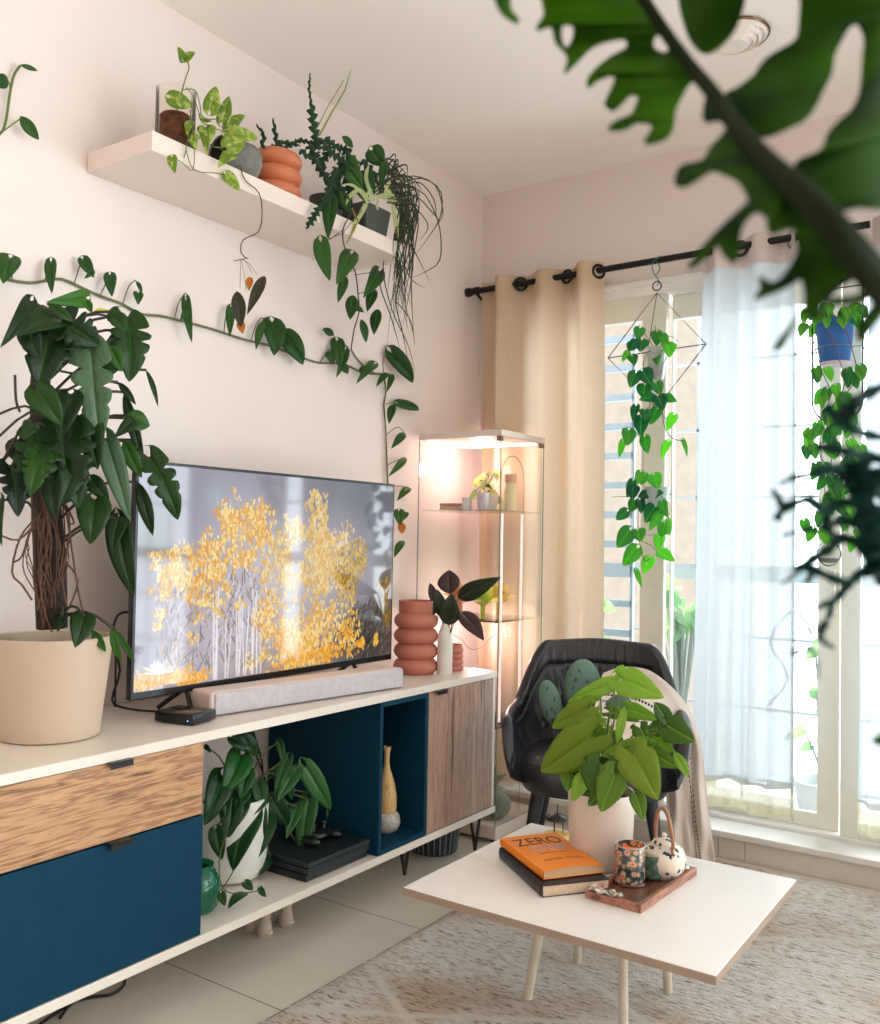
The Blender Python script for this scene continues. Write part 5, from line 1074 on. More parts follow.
# ================================================================= COFFEE TABLE
TT = .35
t = thing('coffee_table', 'low square white coffee table with thin pale legs on the rug', 'coffee table', (-.955, 2.13, .016))
MB().box(-1.334, -.576, 1.815, 2.452, TT - .018, TT, .0015).build('tabletop', mat('white_table', (232, 226, 220), .22, var=.01), t, smooth=False)
eb = MB(); ex0, ex1, ey0, ey1 = -1.334, -.576, 1.815, 2.452; z0_, z1_ = TT - .0182, TT - .0012
eb.box(ex0 - .0008, ex1 + .0008, ey0 - .0012, ey0 - .0002, z0_, z1_, 0); eb.box(ex0 - .0008, ex1 + .0008, ey1 + .0002, ey1 + .0012, z0_, z1_, 0); eb.box(ex0 - .0012, ex0 - .0002, ey0, ey1, z0_, z1_, 0); eb.box(ex1 + .0002, ex1 + .0012, ey0, ey1, z0_, z1_, 0)
tag(eb.build('edge_band', mat('table_edge', (158, 136, 118), .5), t, smooth=False), 'brown grey edge of the tabletop')
lg = mat('cream_leg', (206, 196, 176), .4)
for x, y, tx, ty in ((-1.158, 2.12, -1.10, 2.12), (-1.146, 2.384, -1.11, 2.34), (-.89, 2.11, -.90, 2.12), (-.878, 2.372, -.885, 2.34)):
    MB().tube([(x, y, .0165), (tx, ty, TT - .02)], .0118, 12, 1).build('leg', lg, t)
MB().box(-1.14, -.86, 2.09, 2.37, TT - .028, TT - .0195, .001).build('leg_frame', lg, t, smooth=False)
# syngonium
c = V((-1.022, 2.258, TT))
t = thing('potted_arrowhead_plant', 'bushy light green arrowhead plant in a cream pot on the coffee table', 'plant', c)
MB().lathe([(0, 0), (.072, 0), (.079, .005), (.084, .1), (.0865, .188), (.0855, .191), (.081, .188), (.079, .16), (0, .155)], c, 56).build('pot', mat('cream_pot', (214, 198, 184), .35, var=.02, coat=.2), t)
MB().lathe([(0, .172), (.05, .174), (.079, .168)], c, 24).build('soil', mat('soil', (52, 38, 28), .95), t)
syn = leafmat('arrowhead_leaf', (20, 74, 22), (146, 180, 70), .38, .35, vein=.35); syn_o = leafmat('arrowhead_olive', (96, 122, 34), (140, 158, 56), .42, .35, vein=.3)
l = MB(); lo = MB(); s = MB(); sc = c + V((0, 0, .17))
def SY(bb, tt, w, ti, oo=0, X=2.2, dd=.02, j=.25, kind='arrow', fold=.3):
    B = pleaf(lo if oo else l, bb, tt, w, kind, ti, dd, j, fold, .08, wave=.12, Y=X)
    s.tube([sc + V((ru(-.03, .03), ru(-.03, .03), -.02)), (sc + B) / 2 + V((0, ru(-.01, .01), .03)), B], .0026, 5)
SY((622, 680), (664, 698), 30, .85, X=2.22); SY((616, 682), (568, 702), 16, .85, X=2.25); SY((586, 708), (552, 728), 24, .45, 1, 2.2); SY((590, 738), (541, 772), 42, .4, 1, 2.15); SY((668, 726), (695, 742), 28, .12, X=2.15); SY((668, 724), (654, 702), 16, .15, kind='lance'); SY((665, 727), (647, 731), 15, .15, kind='lance'); SY((648, 752), (679, 768), 22, .4, X=2.2)
SY((633, 754), (658, 800), 38, .5, 1, 2.12, fold=.2); SY((625, 706), (617, 745), 9, .9, kind='lance', X=2.18); SY((628, 709), (661, 721), 16, .7, X=2.28); SY((603, 728), (583, 748), 20, .7, X=2.26); SY((640, 746), (601, 756), 18, .5, X=2.16); SY((602, 765), (598, 801), 38, .25, X=2.12); SY((585, 776), (572, 802), 16, .8, X=2.13); SY((615, 775), (601, 812), 28, .45, X=2.1); SY((568, 768), (567, 792), 18, .6, X=2.18); SY((636, 795), (643, 821), 15, .4, X=2.12, kind='heart'); SY((674, 752), (689, 778), 10, .8, X=2.2, kind='lance'); SY((622, 758), (594, 770), 24, .2, X=2.18); SY((592, 712), (607, 728), 11, .8, X=2.24); SY((570, 745), (560, 770), 20, .4, 0, 2.25); SY((580, 722), (574, 748), 18, .3, X=2.3); SY((640, 728), (650, 748), 20, .2, X=2.32); SY((610, 740), (625, 765), 22, .2, X=2.24); SY((600, 690), (590, 706), 12, .8, X=2.3); SY((588, 786), (620, 800), 20, .1, X=2.2); SY((650, 738), (676, 752), 16, .6, X=2.28); SY((575, 760), (590, 785), 22, .15, X=2.2); SY((610, 712), (640, 722), 14, .3, X=2.35); SY((606, 786), (588, 806), 18, .2, X=2.16)
l.build('foliage', syn, t, solid=.0006); tag(lo.build('olive_foliage', syn_o, t, solid=.0006), 'large yellowish olive arrow leaves'); s.build('stem', gstem, t)
# books
def book(z0, th, corners, name, label, covm, pgm, spinemat=None, curl=0):
    A, B, C_, D = [P(*p, Z=z0 + (th if z0 > TT + .02 else 0)) for p in corners]    # left-back(spine start), front, right, back ; spine A->B
    return A, B, C_, D
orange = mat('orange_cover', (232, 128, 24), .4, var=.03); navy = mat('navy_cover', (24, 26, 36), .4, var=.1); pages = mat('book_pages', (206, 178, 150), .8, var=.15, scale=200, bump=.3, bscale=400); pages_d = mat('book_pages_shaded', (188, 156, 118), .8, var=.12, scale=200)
def mkbook(name, label, org, ang, wd, ht, z0, th, cov, pg, bend=0):
    """org = spine corner nearest the viewer; spine runs along +y local, pages side +x"""
    Mb = Matrix.Translation((org[0], org[1], z0)) @ Matrix.Rotation(ang, 4, 'Z')
    t = thing(name, label, 'book', Mb @ V((wd / 2, ht / 2, 0)))
    cv = .0018
    def bz(x, y): return bend * math.sin(PI * x / wd) * (.3 + .7 * (1 - y / ht)) + bend * .6 * max(0, y / ht - .75)
    cm = MB()
    cm.box(-.001, wd, 0, ht, .0003, cv, .0004, 1, M=Mb)
    top = MB()
    def ft(u, v): x, y = u * wd, v * ht; return Mb @ V((x - .001, y, th + bz(x, y)))
    def ft2(u, v): x, y = u * wd, v * ht; return Mb @ V((x - .001, y, th - cv + bz(x, y)))
    cm.grid(ft, 16, 10); cm.grid(ft2, 16, 10)
    for (fa) in (lambda u, v: Mb @ V((-.001, u * ht, (th - cv * v) + bz(0, u * ht))), lambda u, v: Mb @ V((wd - .001, u * ht, th - cv * v + bz(wd, u * ht))), lambda u, v: Mb @ V((u * wd - .001, 0, th - cv * v + bz(u * wd, 0))), lambda u, v: Mb @ V((u * wd - .001, ht, th - cv * v + bz(u * wd, ht)))): cm.grid(fa, 16, 1)
    def fsn(u, v): return Mb @ V((-.001 - .003 * math.sin(PI * v), u * ht, .0005 + (th + bz(0, u * ht) - .0005) * v))
    cm.grid(fsn, 16, 6)
    cm.build('cover', cov, t)
    pm = MB(); ins = .003
    def face(fx): pm.grid(fx, 16, 4)
    face(lambda u, v: Mb @ V((.001 + u * (wd - ins - .001), ins, cv + (th - 2 * cv + bz(u * wd, 0)) * v))); face(lambda u, v: Mb @ V((.001 + u * (wd - ins - .001), ht - ins, cv + (th - 2 * cv + bz(u * wd, ht)) * v))); face(lambda u, v: Mb @ V((wd - ins, ins + u * (ht - 2 * ins), cv + (th - 2 * cv + bz(wd, u * ht)) * v)))
    pm.build('pages', pg, t)
    return t, Mb, bz
def lettering(s_, size, Mt, m, parent, name='title', spacing=1, bz=None, ext=.0002, bold=0):
    cu = bpy.data.curves.new(name, 'FONT'); cu.body = s_; cu.size = size; cu.extrude = ext; cu.space_character = spacing; cu.offset = bold
    ob = bpy.data.objects.new(name, cu); COL.objects.link(ob)
    dg = bpy.context.evaluated_depsgraph_get(); me = bpy.data.meshes.new_from_object(ob.evaluated_get(dg)); bpy.data.objects.remove(ob)
    w_ = max(v.co.x for v in me.vertices)
    o0 = abs_loc(parent)
    for v in me.vertices: v.co = (Mt @ v.co) - o0
    me.materials.clear(); me.materials.append(m); o = bpy.data.objects.new(name, me); COL.objects.link(o); o.parent = parent
    return o
# lower navy book: spine from (500,860) to (543,897)
A = P(500, 858, Z=TT); B = P(543, 898, Z=TT); C3 = P(600, 884, Z=TT)
# spine is the left long side A-B; bottom edge of book (page end facing viewer) B-C3
sp_dir = (A - B).normalized(); ang = math.atan2(sp_dir.y, sp_dir.x) - PI / 2
ht = (A - B).length; wd = (C3 - B).length * .98
tk, Mb1, _ = mkbook('hardback_book', 'dark navy hardback under the orange book', (B.x, B.y), ang, wd, ht, TT + .0003, .028, navy, pages)
tag(MB().box(-.0045, -.003, .02, .024, .006, .02, 0, M=Mb1).build('spine_mark', mat('red_mark', (196, 50, 50), .5), tk, smooth=False), 'small red mark on the spine')
lettering('THE', .008, Mb1 @ Matrix.Translation((-.0046, .10, .009)) @ Matrix.Rotation(-PI / 2, 4, 'Z') @ Matrix.Rotation(PI / 2, 4, 'X'), mat('silver_print', (150, 154, 160), .4), tk, 'spine_print') if False else None
z1 = TT + .0300
A = P(501, 846, Z=z1); B = P(544, 880, Z=z1); C3 = P(591, 866, Z=z1)
sp_dir = (A - B).normalized(); ang = math.atan2(sp_dir.y, sp_dir.x) - PI / 2; ht = (A - B).length; wd = (C3 - B).length
tk, Mb2, bz2 = mkbook('paperback_book', 'orange paperback titled ZERO ONE lying on top of the navy book', (B.x, B.y), ang, wd, ht, z1, .019, orange, pages_d, bend=.006)
ink = mat('dark_print', (60, 44, 36), .5); blueink = mat('grey_blue_print', (150, 156, 176), .5); ink2 = mat('brown_print', (170, 92, 34), .5)
def onb(x, y): return Mb2 @ Matrix.Translation((x, y, .019 + bz2(x + .02, y) + .0006))
def fit(s_, w_, h, x, y, m, nm, bold=0):
    cu = bpy.data.curves.new('t', 'FONT'); cu.body = s_; cu.size = 1; ob = bpy.data.objects.new('t', cu); COL.objects.link(ob); dg = bpy.context.evaluated_depsgraph_get(); me = bpy.data.meshes.new_from_object(ob.evaluated_get(dg)); bpy.data.objects.remove(ob)
    x0 = min(v.co.x for v in me.vertices); x1 = max(v.co.x for v in me.vertices); y0 = min(v.co.y for v in me.vertices); y1 = max(v.co.y for v in me.vertices)
    bm2 = bmesh.new(); bm2.from_mesh(me); bmesh.ops.subdivide_edges(bm2, edges=[e for e in bm2.edges if e.calc_length() > .25], cuts=3); bmesh.ops.triangulate(bm2, faces=bm2.faces[:]); bm2.to_mesh(me); bm2.free()
    o0 = abs_loc(tk)
    for v in me.vertices:
        X_ = x + (v.co.x - x0) / (x1 - x0) * w_; Y_ = y + (v.co.y - y0) / (y1 - y0) * h
        v.co = Mb2 @ V((X_, Y_, .0196 + bz2(X_ + .001, Y_))) - o0
    me.materials.clear(); me.materials.append(m); o = bpy.data.objects.new(nm, me); COL.objects.link(o); o.parent = tk; md = o.modifiers.new('b', 'SOLIDIFY'); md.thickness = .0006 if not bold else .0006
fit('ZERO', wd * .80, ht * .20, wd * .10, ht * .70, ink, 'title')
fit('ONE', wd * .62, ht * .15, wd * .22, ht * .50, blueink, 'title')
fit('PETER THIEL', wd * .66, ht * .05, wd * .2, ht * .22, ink2, 'author_line')
fit('NOTES ON STARTUPS', wd * .5, ht * .022, wd * .26, ht * .42, ink2, 'small_line')
# tray
tc4 = [P(*p, Z=TT) for p in ((591, 895), (641, 914), (697, 875), (651, 858))]
ex = (tc4[1] - tc4[0]); tw = .118; ex.z = 0; ey = (tc4[2] - tc4[1]); tl = ey.length; ey.normalize(); ex = V((ey.y, -ey.x, 0))
tw = abs((tc4[1] - tc4[0]).dot(ex)); Mt = Matrix(((ex.x, ey.x, 0, tc4[1].x), (ex.y, ey.y, 0, tc4[1].y), (0, 0, 1, TT), (0, 0, 0, 1)))     # x: from right edge; left = -tw
trm = woodmat('tray_wood', [(96, 58, 42), (150, 98, 74), (176, 122, 94), (130, 84, 62)], 'Y', .35, 2, .2, 3); trd = woodmat('tray_base_wood', [(60, 36, 26), (104, 66, 48), (118, 78, 58), (80, 50, 38)], 'Y', .3, 2, .2, 3)
t = thing('wooden_tray', 'small rectangular brown wooden tray holding the candle and teapot', 'tray', Mt @ V((-tw / 2, tl / 2, 0)))
MB().box(-tw + .01, -.01, .01, tl - .01, .001, .007, .001, M=Mt).build('base', trd, t, smooth=False)
q = MB(); q.box(-.012, 0, 0, tl, 0, .019, .0015, M=Mt); q.box(-tw, -tw + .012, 0, tl, 0, .019, .0015, M=Mt); q.box(-tw + .012, -.012, 0, .012, 0, .019, .0015, M=Mt); q.box(-tw + .012, -.012, tl - .012, tl, 0, .019, .0015, M=Mt)
q.build('rim', trm, t, smooth=False)
# candle
cz = TT + .0075
c = P(630, 888, Z=cz); c = V((c.x - .016, c.y + .036, cz))
floral_m, nt = newmat('floral_wrap'); Lk = nt.links.new
tc_ = N(nt, 'ShaderNodeTexCoord'); vo = N(nt, 'ShaderNodeTexVoronoi'); vo.inputs['Scale'].default_value = 75; Lk(tc_.outputs['Object'], vo.inputs[0]); cr = N(nt, 'ShaderNodeValToRGB'); e = cr.color_ramp.elements; e[0].position = 0; e[0].color = lin((60, 24, 40)); e[1].position = 1; e[1].color = lin((40, 40, 60))
for pz, cc_ in ((.16, (190, 36, 58)), (.34, (224, 96, 96)), (.46, (214, 186, 150)), (.62, (150, 120, 92)), (.8, (30, 72, 72))): k = cr.color_ramp.elements.new(pz); k.color = lin(cc_)
sx_ = N(nt, 'ShaderNodeSeparateXYZ'); no = N(nt, 'ShaderNodeTexNoise'); no.inputs['Scale'].default_value = 22; Lk(tc_.outputs['Object'], no.inputs[0])
ad = N(nt, 'ShaderNodeMath', operation='MULTIPLY_ADD'); ad.inputs[1].default_value = 1.0; Lk(no.outputs['Fac'], ad.inputs[0]); sb = N(nt, 'ShaderNodeMath', operation='SUBTRACT'); sb.inputs[1].default_value = .12; Lk(vo.outputs['Distance'], sb.inputs[0]); Lk(sb.outputs[0], ad.inputs[2]); sb2 = N(nt, 'ShaderNodeMath', operation='SUBTRACT'); sb2.inputs[1].default_value = .25; Lk(ad.outputs[0], sb2.inputs[0]); Lk(sb2.outputs[0], cr.inputs[0])
b = N(nt, 'ShaderNodeBsdfPrincipled'); b.inputs['Roughness'].default_value = .15; b.inputs['Coat Weight'].default_value = .5; Lk(cr.outputs[0], b.inputs[0]); o = N(nt, 'ShaderNodeOutputMaterial'); Lk(b.outputs[0], o.inputs[0])
t = thing('scented_candle', 'candle in a floral printed glass with orange wax on the tray', 'candle', c)
MB().lathe([(0, .001), (.036, .001), (.037, .004), (.037, .09), (.036, .092), (.0345, .09), (.0345, .07), (.034, .069)], c, 44).build('glass', floral_m, t)
MB().lathe([(0, .074), (.0342, .0745)], c, 32).build('wax', mat('orange_wax', (240, 128, 50), .4, emit=(240, 110, 30), estr=.25), t)
MB().tube([c + V((0, 0, .074)), c + V((.002, 0, .082))], .001, 5, 1).build('wick', black, t)
MB().tube(circ(c + V((0, 0, .0915)), .0362, (0, 0, 1), 40), .0011, 5, 1, closed=True).build('glass_rim', mat('clear_rim', (200, 196, 190), .1), t)
MB().lathe([(0, 0), (.040, 0), (.041, .003), (.039, .006)], c, 40).build('saucer', mat('maroon_saucer', (88, 30, 32), .15), t)
# dark lettering on the glass (left half, facing viewer)
vd = (CAM - c); va = math.atan2(vd.y, vd.x)
for body_, zc_, szz in (('LIVE', .058, .0155), ('HAPPY', .040, .0155)):
    cu = bpy.data.curves.new('t', 'FONT'); cu.body = body_; cu.size = szz; ob = bpy.data.objects.new('t', cu); COL.objects.link(ob); dg = bpy.context.evaluated_depsgraph_get(); me = bpy.data.meshes.new_from_object(ob.evaluated_get(dg)); bpy.data.objects.remove(ob)
    for v in me.vertices:
        a = va - .95 + v.co.x / .037; r = .0374; v.co = V((r * math.cos(a), r * math.sin(a), zc_ + v.co.y))
    me.materials.clear(); me.materials.append(ink); o = bpy.data.objects.new('lettering', me); COL.objects.link(o); o.parent = t
# foil wrapper
fm = MB(); f0 = P(621, 902, Z=TT + .028)
def foil(u, v): 
    r2 = random.Random(int(u * 9) * 31 + int(v * 5)); return Mt @ V((-tw + .004 + .082 * u + r2.uniform(-.004, .004), -.004 + .03 * v + r2.uniform(-.004, .004), .02 + .006 * math.sin(u * 14) * math.sin(v * 7) + r2.uniform(0, .008)))
fm.grid(foil, 9, 5); tag(fm.build('foil_wrapper', mat('silver_foil', (190, 180, 170), .2, .95), smooth=False, solid=.0004), 'crumpled silver foil wrapper on the near tray rim', 'wrapper')
# green cup behind candle
c2 = V((c.x + .036, c.y + .056, cz))
tag(MB().lathe([(0, 0), (.018, 0), (.028, .01), (.031, .035), (.0305, .062), (.0285, .062), (.028, .035), (.016, .006), (0, .005)], c2, 32).build('painted_cup', mat('green_floral', (70, 98, 86), .2, var=.7, scale=70)), 'small dark green painted cup tucked behind the candle', 'cup')
# teapot
c3 = Mt @ V((-.052, tl - .085, .0075)); 
t = thing('teapot', 'painted floral ceramic teapot with bamboo handle on the far end of the tray', 'teapot', c3)
fl2, nt = newmat('blue_floral_ceramic'); Lk = nt.links.new; tc_ = N(nt, 'ShaderNodeTexCoord'); vo = N(nt, 'ShaderNodeTexVoronoi'); vo.inputs['Scale'].default_value = 62; Lk(tc_.outputs['Object'], vo.inputs[0]); no = N(nt, 'ShaderNodeTexNoise'); no.inputs['Scale'].default_value = 48; Lk(tc_.outputs['Object'], no.inputs[0])
ad = N(nt, 'ShaderNodeMath', operation='ADD'); Lk(vo.outputs['Distance'], ad.inputs[0]); Lk(no.outputs['Fac'], ad.inputs[1]); cr = N(nt, 'ShaderNodeValToRGB'); e = cr.color_ramp.elements; cr.color_ramp.interpolation = 'CONSTANT'; e[0].position = 0; e[0].color = lin((26, 62, 66)); e[1].position = .80; e[1].color = lin((226, 212, 196)); k = e.new(.76); k.color = lin((60, 58, 110)); Lk(ad.outputs[0], cr.inputs[0])
b = N(nt, 'ShaderNodeBsdfPrincipled'); b.inputs['Roughness'].default_value = .2; Lk(cr.outputs[0], b.inputs[0]); o = N(nt, 'ShaderNodeOutputMaterial'); Lk(b.outputs[0], o.inputs[0])
MB().lathe([(0, .0), (.03, 0), (.034, .004), (.05, .022), (.0555, .045), (.05, .066), (.036, .078), (.03, .08), (.03, .084), (.026, .084), (0, .075)], c3, 44).build('body', fl2, t)
MB().lathe([(0, .108), (.005, .107), (.007, .102), (.004, .097), (.012, .094), (.026, .089), (.029, .0845), (0, .084)], c3, 32).build('lid', fl2, t)
sd = V((-.8, -.6, 0)).normalized()
MB().tube([c3 + sd * .045 + V((0, 0, .04)), c3 + sd * .068 + V((0, 0, .055)), c3 + sd * .08 + V((0, 0, .078))], [.014, .010, .007], 12).build('spout', fl2, t)
hd = V((.75, -.66, 0)).normalized(); hp = [c3 + hd * r + V((0, 0, z)) for r, z in ((-.042, .074), (-.044, .11), (-.034, .15), (-.01, .166), (.016, .158), (.034, .13), (.046, .098), (.047, .068))]
MB().tube(hp, .0048, 10).build('bamboo_handle', mat('bamboo', (166, 112, 78), .5, var=.15, scale=40), t)
q = MB(); 
for k in (-.042, .045): q.tube(circ(c3 + hd * k + V((0, 0, .075)), .008, V((-hd.y, hd.x, 0)), 14), .003, 6, 1, closed=True)
q.build('lug', fl2, t)
q = MB(); q.tube([Mt @ V((-.02, tl - .02, .024)), Mt @ V((-.01, tl - .04, .026)), Mt @ V((-.02, tl - .05, .024))], .006, 8); tag(q.build('foil_ball', mat('silver_foil', (190, 180, 170), .2, .95)), 'small twist of silver foil behind the teapot', 'foil')
# oil burner
c4 = V((-1.262, 2.39, TT)); c4 = P(557, 836, Z=TT)
t = thing('incense_burner', 'dark metal dome lid on thin posts above a yellow dish behind the books', 'incense burner', c4)
q = MB()
for k in range(3):
    a = k * 2.1 + .4; q.tube([c4 + V((.016 * math.cos(a), .016 * math.sin(a), .003)), c4 + V((.016 * math.cos(a), .016 * math.sin(a), .052))], .0012, 5, 1)
q.tube([c4 + V((0, 0, .06)), c4 + V((0, 0, .085)), c4 + V((.003, 0, .09))], .0014, 5, 1); q.build('post', rodm, t)
MB().lathe([(0, .064), (.012, .062), (.03, .055), (.036, .05), (.034, .048), (.0, .052)], c4, 36).build('dome', mat('brushed_dark', (60, 58, 56), .25, .8), t)
MB().lathe([(0, .0), (.034, .0), (.036, .006), (.034, .008), (0, .006)], c4, 36).build('dish', mat('yellow_dish', (226, 192, 110), .4), t)
# ================================================================= BIG FLOOR-LENGTH PLANT ON SIDEBOARD
c = V((-2.075, 1.347, ST))
t = thing('potted_climbing_philodendron', 'large climbing philodendron on a mossy pole in a beige pot at the left', 'plant', c)
MB().lathe([(0, 0), (.108, 0), (.115, .004), (.141, .238), (.141, .243), (.138, .246), (.134, .243), (.129, .205), (0, .20)], c, 72).build('pot', mat('sand_pot', (192, 172, 148), .6, var=.03, scale=6, bump=.08, bscale=300), t)
MB().lathe([(0, .222), (.08, .224), (.135, .215)], c, 32).build('soil', mat('soil', (52, 38, 28), .95), t)
s = MB(); XP = -2.05
tr = [P(52, 628, X=XP), P(50, 560, X=XP), P(46, 500, X=XP), P(44, 440, X=XP), P(40, 390, X=XP), P(44, 345, X=XP)]
s.tube(tr, [.036, .038, .034, .028, .024, .016], 14); s.build('mossy_pole', mat('dark_bark', (40, 26, 18), .9, var=.6, scale=30, bump=1, bscale=50), t)
r = MB()
rr_ = random.Random(5)
for k in range(26):
    x0 = rr_.uniform(34, 62); y = rr_.uniform(470, 520); pts = []; x = x0; dx_ = rr_.choice((-1, 1)) * rr_.uniform(0, 14); d0 = XP + rr_.uniform(.02, .06)
    y1 = rr_.uniform(575, 632)
    for j in range(8): pts.append(P(x + dx_ * math.sin(j / 7 * PI) + rr_.uniform(-2.5, 2.5), y + (y1 - y) * j / 7, X=d0 + .01 * math.sin(j + k)))
    r.tube(pts, rr_.uniform(.0008, .002), 5, 2)
for a in ([(34, 520), (20, 538), (12, 572), (22, 585), (32, 600)], [(30, 530), (22, 556), (14, 562)], [(66, 510), (72, 550), (78, 590), (85, 620)], [(62, 500), (70, 530), (62, 575), (68, 610)], [(45, 500), (50, 540), (40, 570), (44, 610), (52, 632)], [(64, 560), (78, 580), (70, 606)], [(34, 525), (18, 540), (0, 535)], [(66, 505), (74, 522), (70, 524)]): r.tube([P(*p, X=XP + .05) for p in a], .0024, 6)
r.build('aerial_roots', mat('aerial_root', (92, 62, 44), .8, var=.3, scale=40), t)
l = MB(); lg_ = MB(); st = MB(); dkl = leafmat('lobed_leaf', (8, 30, 10), (58, 112, 30), .36, .2, vein=.2); gll = leafmat('wavy_grey_leaf', (44, 76, 50), (96, 128, 92), .3, .15, vein=.5)  # gll: lighter, greyer green than dkl
BP = [((30, 302), (0, 348), 15, .02, 0, 0), ((42, 306), (9, 340), 9, .05, 0, 1), ((86, 298), (46, 302), 16, .9, 0, 0), ((84, 300), (92, 313), 8, .8, 0, 1), ((57, 318), (19, 336), 26, .1, 0, 0), ((50, 326), (38, 388), 48, .12, 1, 0), ((62, 322), (99, 346), 36, .08, 1, 0), ((126, 318), (129, 382), 38, .3, 1, 0), ((112, 312), (126, 332), 16, .25, 0, 1), ((124, 331), (99, 354), 12, .05, 0, 1), ((100, 366), (120, 368), 16, .3, 0, 1), ((146, 370), (158, 407), 5, .3, 0, 1), ((118, 382), (136, 405), 7, .1, 0, 1), ((124, 392), (144, 462), 11, .15, 0, 1), ((123, 418), (150, 426), 20, .6, 0, 1), ((137, 416), (114, 438), 12, .1, 0, 1), ((110, 345), (122, 372), 14, .7, 0, 1), ((36, 390), (61, 425), 26, .35, 0, 0), ((62, 428), (72, 502), 56, .1, 1, 0), ((42, 436), (22, 502), 42, .15, 1, 0), ((32, 424), (22, 440), 14, .2, 0, 0), ((50, 440), (48, 508), 40, .2, 1, 0), ((76, 458), (60, 505), 30, .1, 1, 0), ((40, 456), (30, 496), 26, .4, 1, 0), ((10, 466), (18, 517), 26, .05, 1, 0), ((0, 500), (2, 546), 10, .1, 0, 0), ((64, 460), (79, 508), 34, .2, 1, 0), ((90, 480), (109, 502), 16, .15, 0, 0), ((94, 500), (90, 545), 30, .25, 0, 0), ((50, 480), (55, 520), 18, .1, 0, 0), ((150, 458), (178, 520), 28, .15, 1, 0), ((138, 482), (153, 536), 13, .15, 0, 1), ((119, 518), (112, 552), 18, .08, 0, 0), ((118, 522), (134, 597), 24, .2, 0, 0), ((124, 440), (142, 478), 14, .6, 0, 1), ((84, 616), (75, 648), 22, .15, 0, 0), ((62, 616), (58, 632), 12, .1, 0, 0), ((92, 630), (106, 652), 8, .5, 0, 1), ((112, 628), (121, 662), 8, .75, 0, 1), ((116, 630), (135, 662), 6, .6, 0, 1), ((70, 395), (60, 440), 26, .05, 0, 0), ((20, 440), (30, 470), 26, .05, 0, 0), ((88, 420), (98, 470), 26, .12, 0, 0), ((28, 330), (40, 360), 20, .1, 0, 0), ((75, 340), (70, 365), 14, .05, 0, 0), ((134, 440), (118, 470), 12, .3, 0, 1), ((48, 304), (74, 322), 10, .3, 0, 1)]
for bb, tt, w, ti, lob, nar in BP:
    px_ = bb[0]; pole = P(44 + (px_ > 44) * 6, min(620, max(345, bb[1] + 30)), X=XP)
    XX = XP + (.10 if 20 < px_ < 100 else .08) + ru(-.03, .05)
    B = pleaf(l, bb, tt, w, 'lobed' if lob else ('lance' if nar else 'heart'), ti, .03, .3, .28, .14, wave=.12, X=XX)
    st.tube([pole, (pole + B) / 2 + V((.02, 0, .03)), B], .0035, 6)
B = pleaf(lg_, (90, 350), (100, 444), 36, 'lobed', .55, .02, .1, .35, .06, wave=.3, X=-1.92); st.tube([P(58, 370, X=XP), P(80, 352, X=-1.95), B], .0035, 6)
B = pleaf(lg_, (106, 440), (130, 522), 22, 'heart', .3, .02, .2, .3, .08, wave=.25, X=-1.95); st.tube([P(55, 440, X=XP), B], .0035, 6)
for a in ([(52, 420), (25, 406), (-10, 418)], [(52, 430), (30, 412), (-10, 445)], [(50, 436), (30, 418), (0, 466)], [(50, 440), (34, 424), (8, 455), (-4, 470)], [(20, 412), (16, 400), (15, 375)], [(50, 350), (85, 316), (118, 318)], [(55, 370), (96, 378), (120, 384)], [(55, 350), (62, 322), (80, 302)], [(50, 345), (40, 310), (26, 300)], [(60, 420), (100, 438), (125, 442), (150, 460)]): st.tube([P(*p, X=XP + .06) for p in a], .003, 6)
y_ = MB(); strip(y_, [P(92, 313, X=-1.97), P(100, 309, X=-1.97), P(109, 310, X=-1.97)], [.004, .009, .002], V((1, -.4, .3)).normalized(), .8); tag(y_.build('yellow_leaf', leafmat('yellow_leaf', (190, 180, 70), (214, 200, 90)), t), 'narrow yellow leaf at the top')
l.build('foliage', dkl, t, solid=.0008); tag(lg_.build('wavy_grey_foliage', gll, t, solid=.0008), 'long wavy grey green glossy leaf'); st.build('petioles', mat('petiole_dark', (52, 44, 32), .6), t)

# ================================================================= NEAR BLURRED PLANT
t = thing('foreground_climber', 'blurred deeply cut green climber crossing the upper right foreground', 'plant', V((.155, .833, .016)))
nl = leafmat('near_leaf', (8, 40, 6), (70, 120, 10), .6, .3, vein=.0, spec=.1); nl2 = leafmat('near_leaf_teal', (6, 38, 34), (16, 74, 60), .6, .15, vein=.0, spec=.1)
nd = mat('near_stem', (24, 32, 14), .8, spec=.1)
def D0(px, py): return .50 + .05 * math.sin(px * .013) + .04 * math.sin(py * .017 + 1)
def poly(mb, loops, tint=.4, dofs=0.0):
    loops2 = []
    for lp in loops:
        q = []; n = len(lp)
        for i in range(n):                      # smooth outline
            p0, p1, p2, p3 = lp[i - 1], lp[i], lp[(i + 1) % n], lp[(i + 2) % n]
            for k in range(3):
                u = k / 3; q.append(tuple(.5 * (2 * p1[c_] + (p2[c_] - p0[c_]) * u + (2 * p0[c_] - 5 * p1[c_] + 4 * p2[c_] - p3[c_]) * u * u + (3 * p1[c_] - p0[c_] - 3 * p2[c_] + p3[c_]) * u ** 3) for c_ in (0, 1)))
        loops2.append(q)
    flat = [p for lp in loops2 for p in lp]
    tris = tessellate_polygon([[V((p[0], p[1], 0)) for p in lp] for lp in loops2])
    mb.add([P(p[0], p[1], D=D0(*p) + dofs) for p in flat], [tuple(tr_) for tr_ in tris], 0, [(min(1, max(0, tint + .3 * math.sin(p[0] * .05) * math.sin(p[1] * .06 + 1))), .6, .5) for p in flat])
def cv(lst, sx, ox, oy): return [(ox + x / sx, oy + y / sx) for x, y in lst]
l = MB(); tp = MB()
